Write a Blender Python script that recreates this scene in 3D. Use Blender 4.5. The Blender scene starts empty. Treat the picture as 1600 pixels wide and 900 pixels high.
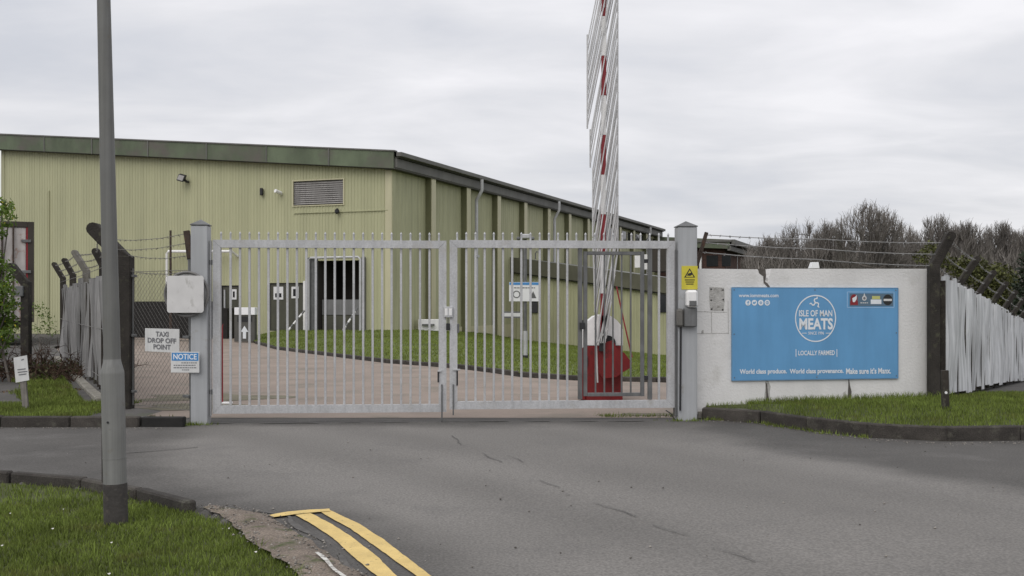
import bpy, math, random
import numpy as np
from mathutils import Vector, Matrix, noise

R = math.radians
random.seed(7)
rng = np.random.default_rng(7)
scn = bpy.context.scene
COL = scn.collection

# ------------------------------------------------------------------ camera
CAMZ, F, CX, HY = 1.6, 1700.0, 800.0, 475.0        # eye height, focal length / centre / horizon in photo pixels
cam_d = bpy.data.cameras.new('camera'); cam = bpy.data.objects.new('camera', cam_d); COL.objects.link(cam)
cam.location = (0, 0, CAMZ); cam.rotation_euler = (R(90), 0, 0)
cam_d.sensor_width = 36; cam_d.lens = 36 * F / 1600; cam_d.shift_y = (HY - 450) / 1600
cam_d.clip_start = .1; cam_d.clip_end = 3000
scn.camera = cam

# ------------------------------------------------------------------ world: overcast sky
SUN_EL, SUN_AZ = 48, 200          # sun high behind the camera, a little to its left, veiled by cloud
w = bpy.data.worlds.new('World'); scn.world = w; w.use_nodes = True
nt = w.node_tree; nt.nodes.clear(); N = nt.nodes.new; L = nt.links.new
out = N('ShaderNodeOutputWorld'); bg = N('ShaderNodeBackground'); L(bg.outputs[0], out.inputs[0])
sky = N('ShaderNodeTexSky'); sky.sky_type = 'NISHITA'; sky.sun_disc = False
sky.sun_elevation = R(SUN_EL); sky.sun_rotation = R(SUN_AZ)
tc = N('ShaderNodeTexCoord'); sp = N('ShaderNodeSeparateXYZ'); L(tc.outputs['Generated'], sp.inputs[0])
def wmath(op, a, b=None, clamp=False):
    n = N('ShaderNodeMath'); n.operation = op; n.use_clamp = clamp
    for i, v in enumerate((a, b)):
        if v is None: continue
        if isinstance(v, (int, float)): n.inputs[i].default_value = v
        else: L(v, n.inputs[i])
    return n.outputs[0]
zz = wmath('ADD', wmath('MAXIMUM', sp.outputs[2], 0.0), .14)
cb = N('ShaderNodeCombineXYZ')
L(wmath('DIVIDE', sp.outputs[0], zz), cb.inputs[0]); L(wmath('DIVIDE', sp.outputs[1], zz), cb.inputs[1])
def wnoise(scale, detail, rough, loc, sc):
    mp = N('ShaderNodeMapping'); mp.inputs['Location'].default_value = loc; mp.inputs['Scale'].default_value = sc
    L(cb.outputs[0], mp.inputs[0])
    n = N('ShaderNodeTexNoise'); n.inputs['Scale'].default_value = scale; n.inputs['Detail'].default_value = detail
    n.inputs['Roughness'].default_value = rough; n.inputs['Distortion'].default_value = .35
    L(mp.outputs[0], n.inputs['Vector']); return n.outputs['Fac']
n1 = wnoise(.55, 5, .52, (3.1, 1.2, 0), (1, .75, 1)); n2 = wnoise(1.9, 5, .55, (8.3, 4.4, 0), (.8, 1.25, 1))
mixn = wmath('ADD', wmath('MULTIPLY', n1, .62), wmath('MULTIPLY', n2, .38))
rp = N('ShaderNodeValToRGB'); L(mixn, rp.inputs[0])
e = rp.color_ramp.elements; e[0].position = .36; e[0].color = (.60, .615, .665, 1); e[1].position = .62; e[1].color = (.87, .86, .885, 1)
m_ = rp.color_ramp.elements.new(.5); m_.color = (.735, .735, .765, 1)
gain = wmath('ADD', wmath('MULTIPLY', wmath('MAXIMUM', sp.outputs[2], 0.0), .45), 1.0)
mul = N('ShaderNodeVectorMath'); mul.operation = 'SCALE'; L(rp.outputs[0], mul.inputs[0]); L(gain, mul.inputs['Scale'])
sk = N('ShaderNodeVectorMath'); sk.operation = 'SCALE'; L(sky.outputs[0], sk.inputs[0]); sk.inputs['Scale'].default_value = .1
mx = N('ShaderNodeMix'); mx.data_type = 'RGBA'; mx.inputs[0].default_value = .06
L(mul.outputs[0], mx.inputs[6]); L(sk.outputs[0], mx.inputs[7]); L(mx.outputs[2], bg.inputs[0]); bg.inputs[1].default_value = 1.0

sd = bpy.data.lights.new('sun', 'SUN'); sd.energy = 1.35; sd.angle = R(50); sd.color = (1, .97, .93)
so = bpy.data.objects.new('sun', sd); COL.objects.link(so); so.rotation_euler = (R(90 - SUN_EL), 0, R(-28))
so.location = (-10, -15, 30)
scn.view_settings.view_transform = 'Standard'; scn.view_settings.look = 'None'
scn.view_settings.exposure = 0.0; scn.view_settings.gamma = 1.0; scn.view_settings.use_curve_mapping = False
scn.cycles.use_denoising = True
scn.cycles.max_bounces = 6

# ------------------------------------------------------------------ helpers: points
def P(px, py, Y): return Vector(((px - CX) / F * Y, Y, CAMZ - (py - HY) / F * Y))
def G(px, py, z=0.0):
    Y = (CAMZ - z) * F / (py - HY); return Vector(((px - CX) / F * Y, Y, z))
def smooth(t): t = max(0., min(1., t)); return t * t * (3 - 2 * t)

class Plane:
    """upright plane through two ground points, A left / B right as seen from its front"""
    def __init__(s, A, B):
        s.A = Vector(A[:2]); s.d = (Vector(B[:2]) - s.A); s.len = s.d.length; s.d /= s.len
        s.n = Vector((s.d.y, -s.d.x))
    def s_(s, px):
        u = (px - CX) / F
        return (u * s.A.y - s.A.x) / (s.d.x - u * s.d.y)
    def z_(s, px, py):
        a = s.s_(px); return CAMZ - (py - HY) / F * (s.A.y + s.d.y * a)
    def pt(s, a, z, off=0.0):
        q = s.A + s.d * a + s.n * off; return Vector((q.x, q.y, z))
    def px(s, px, py, off=0.0): return s.pt(s.s_(px), s.z_(px, py), off)
    def box(s, mb, s0, s1, z0, z1, o0, o1, bev=0.0):
        c = s.pt((s0 + s1) / 2, (z0 + z1) / 2, (o0 + o1) / 2)
        mb.obox(c, Vector((s.d.x, s.d.y, 0)) * (abs(s1 - s0) / 2), Vector((s.n.x, s.n.y, 0)) * (abs(o1 - o0) / 2), Vector((0, 0, abs(z1 - z0) / 2)), bev)
    def pbox(s, mb, x0, x1, y0, y1, o0, o1, bev=0.0):
        xm = (x0 + x1) / 2
        s.box(mb, s.s_(x0), s.s_(x1), s.z_(xm, y1), s.z_(xm, y0), o0, o1, bev)

# ------------------------------------------------------------------ helpers: meshes
class MB:
    def __init__(s): s.v = []; s.f = []
    def add(s, vs, fs):
        o = len(s.v); s.v += [Vector(q) for q in vs]; s.f += [tuple(i + o for i in f) for f in fs]; return s
    def convex(s, vs, fs):
        vs = [Vector(q) for q in vs]; c = sum(vs, Vector()) / len(vs); o = []
        for f in fs:
            a, b, d = vs[f[0]], vs[f[1]], vs[f[2]]; n = (b - a).cross(d - a)
            m = sum((vs[i] for i in f), Vector()) / len(f)
            o.append(f if n.dot(m - c) >= 0 else f[::-1])
        return s.add(vs, o)
    def obox(s, c, ax, ay, az, bev=0.0):
        c, ax, ay, az = Vector(c), Vector(ax), Vector(ay), Vector(az)
        h = (ax.length, ay.length, az.length)
        if bev <= 0 or min(h) < bev * 1.2:
            vs = [c + ax * i + ay * j + az * k for i in (-1, 1) for j in (-1, 1) for k in (-1, 1)]
            return s.convex(vs, [(0, 1, 3, 2), (4, 5, 7, 6), (0, 1, 5, 4), (2, 3, 7, 6), (0, 2, 6, 4), (1, 3, 7, 5)])
        b = [bev / q for q in h]; vs = []; idx = {}
        for i in (-1, 1):
            for j in (-1, 1):
                for k in (-1, 1):
                    for a in range(3):
                        sc = [(1 if a == q else 1 - b[q]) for q in range(3)]
                        idx[i, j, k, a] = len(vs); vs.append(c + ax * i * sc[0] + ay * j * sc[1] + az * k * sc[2])
        fs = []
        for a in range(3):
            o = [q for q in range(3) if q != a]
            for sg in (-1, 1):
                cor = []
                for p, q in ((-1, -1), (1, -1), (1, 1), (-1, 1)):
                    t = [0, 0, 0]; t[a] = sg; t[o[0]] = p; t[o[1]] = q; cor.append(idx[t[0], t[1], t[2], a])
                fs.append(tuple(cor))
            for p in (-1, 1):
                for q in (-1, 1):
                    t0 = [0, 0, 0]; t0[a] = -1; t0[o[0]] = p; t0[o[1]] = q; t1 = list(t0); t1[a] = 1
                    fs.append((idx[(*t0, o[0])], idx[(*t1, o[0])], idx[(*t1, o[1])], idx[(*t0, o[1])]))
        for i in (-1, 1):
            for j in (-1, 1):
                for k in (-1, 1): fs.append(tuple(idx[i, j, k, a] for a in range(3)))
        return s.convex(vs, fs)
    def box(s, x0, x1, y0, y1, z0, z1, bev=0.0):
        return s.obox(((x0 + x1) / 2, (y0 + y1) / 2, (z0 + z1) / 2), ((x1 - x0) / 2, 0, 0), (0, (y1 - y0) / 2, 0), (0, 0, (z1 - z0) / 2), bev)
    def bar(s, p0, p1, wd, dp, side=None, bev=0.0):
        p0, p1 = Vector(p0), Vector(p1); ax = p1 - p0
        sd = Vector(side) if side else Vector((1, 0, 0))
        sd = (sd - ax * (sd.dot(ax) / ax.length_squared)).normalized(); t = ax.cross(sd).normalized()
        return s.obox((p0 + p1) / 2, sd * wd / 2, t * dp / 2, ax / 2, bev)
    def tube(s, pts, rad, n=8, cap=True):
        pts = [Vector(p) for p in pts]; k = len(pts)
        if not hasattr(rad, '__len__'): rad = [rad] * k
        vs = []; fs = []; up = None
        for i in range(k):
            d = (pts[min(i + 1, k - 1)] - pts[max(i - 1, 0)]).normalized()
            if up is None:
                up = Vector((0, 0, 1)) if abs(d.z) < .9 else Vector((0, 1, 0))
                up = d.cross(up).normalized()
            else: up = (up - d * up.dot(d)).normalized()
            v = d.cross(up)
            for j in range(n):
                a = 2 * math.pi * j / n; vs.append(pts[i] + (up * math.cos(a) + v * math.sin(a)) * rad[i])
        for i in range(k - 1):
            for j in range(n):
                a = i * n + j; b = i * n + (j + 1) % n; fs.append((a, b, b + n, a + n))
        if cap: fs.append(tuple(range(n))[::-1]); fs.append(tuple((k - 1) * n + j for j in range(n)))
        return s.add(vs, fs)
    def prism(s, poly, ext):
        """poly: planar list of points, ext: extrusion vector"""
        n = len(poly); poly = [Vector(p) for p in poly]; ext = Vector(ext)
        nm = Vector()
        for i in range(n): nm += poly[i].cross(poly[(i + 1) % n])
        if nm.dot(ext) > 0: poly = poly[::-1]
        vs = poly + [p + ext for p in poly]
        fs = [tuple(range(n)), tuple(range(2 * n - 1, n - 1, -1))]
        for i in range(n): j = (i + 1) % n; fs.append((i, i + n, j + n, j))
        return s.add(vs, fs)
    def quad(s, a, b, c, d): return s.add([a, b, c, d], [(0, 1, 2, 3)])
    def grid(s, rows):
        m = len(rows[0]); vs = [q for r in rows for q in r]; fs = []
        for i in range(len(rows) - 1):
            for j in range(m - 1): a = i * m + j; fs.append((a, a + 1, a + m + 1, a + m))
        return s.add(vs, fs)

WL = {}
def setlab(o, label=None, cat=None, group=None, kind=None):
    if label: o['label'] = label
    if cat: o['category'] = cat
    if group: o['group'] = group
    if kind: o['kind'] = kind
    return o
def thing(name, label, cat, base, group=None):
    o = bpy.data.objects.new(name, None); COL.objects.link(o); o.location = base; o.empty_display_size = .2
    WL[o.name] = Vector(base); return setlab(o, label, cat, group)
def part(name, mb, m, parent=None, label=None, cat=None, group=None, kind=None, smooth=False, org=None):
    vs = mb.v
    if org is None:
        xs = [p.x for p in vs]; ys = [p.y for p in vs]; zs = [p.z for p in vs]
        org = Vector(((min(xs) + max(xs)) / 2, (min(ys) + max(ys)) / 2, min(zs)))
    org = Vector(org)
    me = bpy.data.meshes.new(name); me.from_pydata([tuple(p - org) for p in vs], [], mb.f); me.update()
    if m: me.materials.append(m)
    if smooth:
        me.polygons.foreach_set('use_smooth', [True] * len(me.polygons))
        if hasattr(me, 'set_sharp_from_angle'): me.set_sharp_from_angle(angle=R(38))
    o = bpy.data.objects.new(name, me); COL.objects.link(o)
    if parent is not None:
        o.parent = parent; o.location = org - WL[parent.name]
    else: o.location = org
    WL[o.name] = org
    return setlab(o, label, cat, group, kind)
def clone(o, parent, loc, name=None):
    c = o.copy(); COL.objects.link(c); loc = Vector(loc)
    if parent is not None: c.parent = parent; c.location = loc - WL[parent.name]
    else: c.location = loc
    WL[c.name] = loc; return c
def npmesh(name, V, T, m, parent=None, label=None, cat=None, kind=None, tint=None, nside=3, group=None):
    """fast mesh from arrays; T is (k,nside)"""
    V = np.asarray(V, np.float32); T = np.asarray(T, np.int32)
    org = np.array([(V[:, 0].min() + V[:, 0].max()) / 2, (V[:, 1].min() + V[:, 1].max()) / 2, V[:, 2].min()], np.float32)
    me = bpy.data.meshes.new(name); me.vertices.add(len(V)); me.vertices.foreach_set('co', (V - org).ravel())
    me.loops.add(T.size); me.loops.foreach_set('vertex_index', T.ravel())
    me.polygons.add(len(T)); me.polygons.foreach_set('loop_start', np.arange(0, T.size, nside, dtype=np.int32))
    if tint is not None:
        a = me.attributes.new('tint', 'FLOAT', 'POINT'); a.data.foreach_set('value', np.asarray(tint, np.float32))
    me.update(calc_edges=True); me.materials.append(m)
    o = bpy.data.objects.new(name, me); COL.objects.link(o); org = Vector([float(q) for q in org])
    if parent is not None: o.parent = parent; o.location = org - WL[parent.name]
    else: o.location = org
    WL[o.name] = org
    return setlab(o, label, cat, group, kind)

# ------------------------------------------------------------------ helpers: materials
def lin(r, g, b): return tuple((c / 255 / 12.92 if c / 255 <= .04045 else ((c / 255 + .055) / 1.055) ** 2.4) for c in (r, g, b))
MATS = {}
def mat(name, col, var=.18, scale=2.5, rough=.75, metal=0.0, bump=0.0, bscale=60, streak=0.0, sscale=(9, 9, .5),
        spot=None, sp_scale=8, sp_pos=.62, sp_w=.06, sp_z=1.0, speck=0.0, speckscale=140, tint=0.0, tint_col=None, trans=0.0, spec=.4, detail=5, rnd=0.0):
    m = bpy.data.materials.new(name); m.use_nodes = True; t = m.node_tree; N = t.nodes.new; L = t.links.new
    b = t.nodes['Principled BSDF']; b.inputs['Roughness'].default_value = rough; b.inputs['Metallic'].default_value = metal
    b.inputs['Specular IOR Level'].default_value = spec
    geo = N('ShaderNodeNewGeometry'); pos = geo.outputs['Position']
    def mapped(sc):
        q = N('ShaderNodeMapping'); q.inputs['Scale'].default_value = sc; L(pos, q.inputs[0]); return q.outputs[0]
    def nz(sc, det=5, vec=None, ro=.55):
        q = N('ShaderNodeTexNoise'); q.inputs['Scale'].default_value = sc; q.inputs['Detail'].default_value = det; q.inputs['Roughness'].default_value = ro
        L(vec or pos, q.inputs['Vector']); return q.outputs['Fac']
    def mp(v, a, bb, lo, hi):
        q = N('ShaderNodeMapRange'); q.clamp = True
        for i, x in enumerate((a, bb, lo, hi)): q.inputs[i + 1].default_value = x
        L(v, q.inputs[0]); return q.outputs[0]
    def scalec(c, f):
        q = N('ShaderNodeVectorMath'); q.operation = 'SCALE'
        if hasattr(c, 'links'): L(c, q.inputs[0])
        else: q.inputs[0].default_value = c
        L(f, q.inputs['Scale']); return q.outputs[0]
    def mixc(f, a, c):
        q = N('ShaderNodeMix'); q.data_type = 'RGBA'; L(f, q.inputs[0])
        if hasattr(a, 'links'): L(a, q.inputs[6])
        else: q.inputs[6].default_value = (*a, 1)
        if hasattr(c, 'links'): L(c, q.inputs[7])
        else: q.inputs[7].default_value = (*c, 1)
        return q.outputs[2]
    c = scalec(tuple(col), mp(nz(scale, detail), .3, .7, 1 - var, 1 + var))
    if tint_col is not None:
        at = N('ShaderNodeAttribute'); at.attribute_name = 'tint'
        c = mixc(at.outputs['Fac'], c, tint_col)
    if tint:
        at = N('ShaderNodeAttribute'); at.attribute_name = 'tint'; c = scalec(c, mp(at.outputs['Fac'], 0, 1, 1 - tint, 1 + tint))
    if rnd:
        oi = N('ShaderNodeObjectInfo'); c = scalec(c, mp(oi.outputs['Random'], 0, 1, 1 - rnd, 1 + rnd))
    if streak: c = scalec(c, mp(nz(1, 5, mapped(sscale), .6), .38, .68, 1, 1 - streak))
    if spot is not None:
        c = mixc(mp(nz(sp_scale, 6, mapped((1, 1, sp_z)), .62), sp_pos - sp_w, sp_pos + sp_w, 0, 1), c, spot)
    if speck: c = scalec(c, mp(nz(speckscale, 2), .35, .65, 1 - speck, 1 + speck))
    L(c, b.inputs['Base Color'])
    if bump:
        q = N('ShaderNodeBump'); q.inputs['Strength'].default_value = bump; q.inputs['Distance'].default_value = .02
        L(nz(bscale, 5), q.inputs['Height']); L(q.outputs[0], b.inputs['Normal'])
    if trans:
        o = t.nodes['Material Output']; tr = N('ShaderNodeBsdfTranslucent'); L(c, tr.inputs[0])
        ms = N('ShaderNodeMixShader'); ms.inputs[0].default_value = trans
        L(b.outputs[0], ms.inputs[1]); L(tr.outputs[0], ms.inputs[2]); L(ms.outputs[0], o.inputs[0])
    MATS[name] = m; return m

M_road = mat('asphalt', (.084, .079, .073), .16, .9, .9, bump=.35, bscale=60, speck=.22, speckscale=50, tint_col=(.182, .172, .159), spot=(.13, .123, .116), sp_scale=1.1, sp_pos=.68, sp_w=.14)
M_seam = mat('tar_seam', (.098, .093, .087), .25, 10, .9, bump=.3)
M_tar = mat('old_tarmac', (.085, .08, .075), .25, 1.5, .95, bump=.5, bscale=50, speck=.25, spot=(.06, .075, .025), sp_scale=2.2, sp_pos=.64)
M_yard = mat('yard_paving', (.268, .218, .182), .12, .8, .9, bump=.2, bscale=80, speck=.12, spot=(.17, .155, .125), sp_scale=.9, sp_pos=.62, sp_w=.12)
M_kerb = mat('kerb_concrete', (.052, .046, .040), .3, 5, .95, bump=.6, bscale=70, speck=.25, speckscale=90, spot=(.085, .08, .065), sp_scale=7, rnd=.18)
M_kerbl = mat('pale_concrete', (.25, .235, .205), .25, 5, .95, bump=.6, bscale=60, speck=.2, spot=(.11, .115, .06), sp_scale=6, rnd=.15)
M_black = mat('bitumen', (.012, .011, .010), .3, 5, .7, bump=.4)
M_dirt = mat('verge_dirt', (.19, .155, .125), .3, 3, .95, bump=.9, bscale=60, speck=.35, speckscale=80, spot=(.07, .085, .03), sp_scale=5, sp_pos=.6)
M_soil = mat('soil', (.065, .075, .026), .3, 3, .95, bump=.8, bscale=50)
M_terrain = mat('terrain', (.07, .085, .035), .3, .2, .95)
M_yellow = mat('yellow_paint', (.64, .47, .18), .12, 6, .75, bump=.3, bscale=120, speck=.06, spot=(.26, .21, .12), sp_scale=26, sp_pos=.66, sp_w=.05)
M_white_line = mat('worn_white_paint', (.55, .54, .5), .2, 20, .8, spot=(.18, .16, .14), sp_scale=30, sp_pos=.55)
M_grass = mat('grass', (.150, .195, .040), .3, 1.4, .7, tint=.5, trans=.3, spot=(.15, .14, .045), sp_scale=2.2, sp_pos=.66, sp_w=.1, spec=.25)
M_lawn = mat('lawn_grass', (.165, .205, .045), .2, .35, .7, tint=.35, trans=.25, spec=.2)
M_clad = mat('green_cladding', (.440, .438, .276), .06, .25, .55, streak=.12, sscale=(2.6, 2.6, .13), bump=.0, spec=.3)
M_clad2 = mat('green_cladding_weathered', (.405, .403, .252), .06, .4, .6, streak=.2, sscale=(3, 3, .3), spec=.3)
M_cream = mat('cream_flashing', (.52, .49, .33), .06, .5, .5, streak=.12, sscale=(3, 3, .3))
M_olive = mat('olive_flashing', (.15, .15, .08), .1, .8, .6, streak=.15, sscale=(3, 3, .4))
M_fascia = mat('green_fascia', (.115, .142, .088), .2, .6, .6, streak=.3, sscale=(1.6, 1.6, .6), spot=(.11, .10, .085), sp_scale=.8, sp_pos=.56, sp_w=.1, rnd=.14)
M_axf = mat('annex_fascia', (.105, .102, .07), .15, .8, .6, streak=.25, sscale=(2, 2, .6))
M_dfascia = mat('dark_fascia', (.14, .137, .125), .15, .8, .6, streak=.2, sscale=(2, 2, .6))
M_roof = mat('roof_sheet', (.16, .16, .15), .1, .6, .6)
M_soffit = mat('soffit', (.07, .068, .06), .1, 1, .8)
M_galv = mat('galvanised_grey', (.49, .492, .498), .09, 3, .5, .2, streak=.15, sscale=(14, 14, 1.2), speck=.08, speckscale=45, spot=(.38, .365, .34), sp_scale=4, sp_pos=.66, sp_w=.1)
M_galvd = mat('dark_galvanised', (.16, .162, .162), .2, 6, .5, .35, streak=.2, sscale=(20, 20, 2))
M_post = mat('grey_post_paint', (.40, .41, .42), .06, 2, .5, .15, streak=.13, sscale=(16, 16, .8), spot=(.30, .29, .26), sp_scale=5, sp_pos=.68)
M_lamp = mat('lamp_post_paint', (.165, .165, .158), .09, 4, .6, .1, streak=.22, sscale=(30, 30, .7), spot=(.15, .14, .12), sp_scale=10, sp_pos=.66)
M_lamp2 = mat('lamp_shaft_paint', (.215, .215, .207), .09, 4, .6, .1, streak=.25, sscale=(30, 30, .7), spot=(.17, .16, .14), sp_scale=10, sp_pos=.66)
M_lampd = mat('lamp_base_paint', (.05, .045, .042), .3, 8, .75, bump=.3, spot=(.1, .085, .07), sp_scale=14)
M_wood_shade = mat('timber_and_seam_shade', (.05, .042, .034), .3, 6, .9, bump=.6, streak=.4, sscale=(20, 20, 1), spot=(.11, .11, .075), sp_scale=9)  # timber of the stake, also the painted shade at the fence seams
M_conc = mat('dark_concrete', (.032, .028, .024), .35, 5, .95, bump=.7, bscale=60, spot=(.07, .068, .045), sp_scale=8, sp_pos=.62)
M_conc2 = mat('grey_concrete', (.17, .16, .14), .3, 5, .95, bump=.6, spot=(.08, .08, .05), sp_scale=8)
M_rust = mat('rusty_iron', (.055, .04, .032), .35, 9, .9, bump=.4, spot=(.12, .06, .035), sp_scale=12)
M_sheetg = mat('grey_sheeting', (.26, .255, .25), .15, 2, .85, bump=.25, bscale=90, streak=.4, sscale=(9, 9, .5), rnd=.16)
M_sheetw = mat('pale_sheeting', (.67, .68, .69), .1, 2, .8, bump=.25, bscale=80, streak=.42, sscale=(8, 8, .55), rnd=.12, spot=(.26, .26, .25), sp_scale=3, sp_pos=.64, sp_z=.3)
M_wire = mat('wire', (.20, .19, .175), .2, 10, .55, .5)
M_white = mat('white_panel', (.70, .70, .70), .04, 4, .5)
M_whiteb = mat('bright_white_panel', (.86, .86, .88), .02, 4, .45)
M_hood = mat('white_hood', (.82, .81, .80), .06, 6, .45, streak=.1)
M_render = mat('white_render', (.70, .69, .675), .05, 1.6, .9, bump=.35, bscale=35, streak=.10, sscale=(3, 3, .5), spot=(.52, .51, .48), sp_scale=2.2, sp_pos=.68, sp_w=.1)
M_renderd = mat('bare_render', (.42, .41, .39), .2, 9, .95, bump=.6, spot=(.2, .19, .17), sp_scale=16, sp_pos=.62)
M_crack = mat('crack_mortar', (.10, .09, .08), .3, 12, .95, bump=.6)
M_blue = mat('sign_blue', (.125, .32, .56), .05, 1.5, .45, streak=.10, sscale=(5, 5, .7))
M_ink = mat('sign_white_ink', (.72, .75, .78), .03, 5, .5)
M_grey_ink = mat('grey_ink', (.16, .16, .17), .1, 20, .6)
M_blue_ink = mat('notice_blue', (.06, .23, .50), .1, 20, .5)
M_plate = mat('sign_plate', (.62, .62, .61), .05, 6, .5, streak=.1, sscale=(20, 20, 2))
M_plated = mat('dirty_sign_plate', (.60, .59, .58), .06, 6, .6, spot=(.42, .41, .39), sp_scale=9, sp_pos=.62, sp_z=.5)
M_ywarn = mat('warning_yellow', (.55, .48, .05), .08, 10, .55)
M_inkb = mat('black_ink', (.02, .02, .02), .1, 10, .6)
M_red = mat('red_paint', (.19, .013, .014), .12, 4, .5, streak=.2, sscale=(12, 12, 1), spot=(.12, .014, .014), sp_scale=8)
M_redb = mat('red_band', (.24, .02, .026), .1, 5, .5)
M_rod = mat('aluminium_rod', (.58, .575, .57), .1, 5, .4, .2, streak=.2, sscale=(20, 20, 1))
M_blackp = mat('black_plastic', (.02, .02, .022), .1, 10, .5)
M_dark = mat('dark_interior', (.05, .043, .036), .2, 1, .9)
M_glass = mat('dark_glass', (.02, .022, .025), .1, 4, .12, spec=.6)
M_door = mat('green_door', (.075, .075, .055), .1, 2, .6, streak=.2)
M_shut = mat('roller_shutter', (.20, .20, .20), .1, 2, .55, .2, streak=.2)
M_louv = mat('louvre', (.34, .325, .31), .1, 2, .6, streak=.2)
M_brick = mat('brick', (.075, .042, .033), .25, 2, .9, speck=.2, speckscale=10)
M_trail = mat('trailer_white', (.48, .45, .43), .12, 2, .6, streak=.35, sscale=(4, 4, .4), spot=(.22, .11, .07), sp_scale=2.5, sp_pos=.6)
M_bark = mat('bark', (.15, .132, .115), .25, 1.2, .95)
M_twig = mat('twigs', (.185, .168, .152), .2, .5, .95)
M_leaf = mat('bush_leaf', (.12, .19, .03), .2, 4, .5, tint=.5, trans=.35)
M_flower = mat('yellow_flower', (.55, .47, .03), .1, 6, .6, trans=.2)
M_ever = mat('evergreen_leaf', (.018, .028, .014), .3, 1, .7, tint=.4)
M_scrub = mat('dead_scrub', (.10, .06, .04), .3, 3, .95, tint=.4)
M_ivy = mat('ivy_leaf', (.07, .075, .02), .3, 1, .7, tint=.4)
M_arm = mat('pebble', (.2, .185, .165), .3, 30, .9, tint=.6)

# ------------------------------------------------------------------ helpers: lettering
def text_mb(body, plane, s0, s1, z0, z1, off, bold=0.0):
    cu = bpy.data.curves.new('t', 'FONT'); cu.body = body; cu.resolution_u = 3; cu.offset = bold; cu.fill_mode = 'FRONT'
    o = bpy.data.objects.new('t', cu); me = bpy.data.meshes.new_from_object(o)
    vs = [v.co.copy() for v in me.vertices]; fs = [tuple(p.vertices) for p in me.polygons]
    bpy.data.objects.remove(o); bpy.data.curves.remove(cu); bpy.data.meshes.remove(me)
    xa = min(v.x for v in vs); xb = max(v.x for v in vs); ya = min(v.y for v in vs); yb = max(v.y for v in vs)
    mb = MB()
    mb.add([plane.pt(s0 + (v.x - xa) / (xb - xa) * (s1 - s0), z0 + (v.y - ya) / (yb - ya) * (z1 - z0), off) for v in vs], fs); return mb
def disc(mb, plane, s, z, r, off, n=24, rx=None, inner=0.0, th=None):
    rx = rx or r; k = r if not inner else inner
    ring = [plane.pt(s + rx * math.cos(2 * math.pi * i / n), z + r * math.sin(2 * math.pi * i / n), off) for i in range(n)]
    if inner:
        q = inner / r
        rin = [plane.pt(s + rx * q * math.cos(2 * math.pi * i / n), z + inner * math.sin(2 * math.pi * i / n), off) for i in range(n)]
        mb.add(ring + rin, [(i, (i + 1) % n, n + (i + 1) % n, n + i) for i in range(n)])
    elif th:
        mb.prism(ring, Vector((plane.n.x, plane.n.y, 0)) * -th)
    else: mb.add(ring, [tuple(range(n))])
    return mb
def poly(mb, plane, pts, off): return mb.add([plane.pt(a, z, off) for a, z in pts], [tuple(range(len(pts)))])
def ground_sheet(pts, z): mb = MB(); mb.add([Vector((p[0], p[1], z)) for p in pts], [tuple(range(len(pts)))]); return mb
def resample(pts, n):
    pts = [Vector(p) for p in pts]; d = [0]
    for a, b in zip(pts, pts[1:]): d.append(d[-1] + (b - a).length)
    o = []
    for i in range(n):
        t = d[-1] * i / (n - 1); k = 0
        while k < len(d) - 2 and d[k + 1] < t: k += 1
        o.append(pts[k].lerp(pts[k + 1], (t - d[k]) / max(1e-9, d[k + 1] - d[k])))
    return o
def plen(pts): return sum((Vector(b) - Vector(a)).length for a, b in zip(pts, pts[1:]))
def kerb(name, line, wd, z0, z1, side, m, step=.9, last=None):
    """kerb of single stones along a ground line; side = +1 when the stones lie to the left of it"""
    n = max(2, int(plen(line) / step) + 1); q = resample(line, n)
    k = bpy.data.objects.new(name, None); COL.objects.link(k); k.location = q[0]; WL[k.name] = Vector(q[0]); k['kind'] = 'structure'
    for i in range(n - 1):
        a, b = Vector(q[i]), Vector(q[i + 1]); d = (b - a); d.z = 0; d.normalize(); nn = Vector((-d.y, d.x, 0)) * side
        a = a + d * .006; b = b - d * .006; dz = random.uniform(-.008, .008); j = random.uniform(-.008, .008)
        a += nn * j; b += nn * (j + random.uniform(-.006, .006))
        c = (a + b) / 2 + nn * wd / 2; mb = MB()
        mb.obox(Vector((c.x, c.y, (z0 + z1) / 2 + dz)), (b - a) / 2, nn * wd / 2, Vector((0, 0, (z1 - z0) / 2)), .016)
        part('kerb_stone', mb, m, k)
    return k

# ================================================================== THE SETTING
# terrain to the horizon
rows = []
xs = [-900, -300, -120, -60, -30, -15, 0, 10, 20, 35, 60, 120, 300, 900]
ys = [-200, -40, -5, 8, 14, 18, 22, 28, 34, 40, 60, 100, 200, 500, 1500]
for y in ys: rows.append([Vector((x, y, -.2 - 2.3 * smooth((y - 14) / 22))) for x in xs])
mb = MB(); mb.grid(rows); part('terrain', mb, M_terrain, kind='structure', smooth=True)

verge_edge = [G(px, py, z) for px, py, z in ((-260, 735, .06), (-120, 735, .06), (0, 738, .06), (90, 744, .06), (165, 752, .06), (230, 768, .06), (290, 786, .05), (338, 808, .0), (400, 850, -.03), (478, 902, -.03), (590, 985, -.03), (720, 1100, -.03))]
VERGE = [Vector((p.x, p.y)) for p in verge_edge] + [Vector((-.2, -40)), Vector((-90, -40)), Vector((-90, 9.8))]
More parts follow.
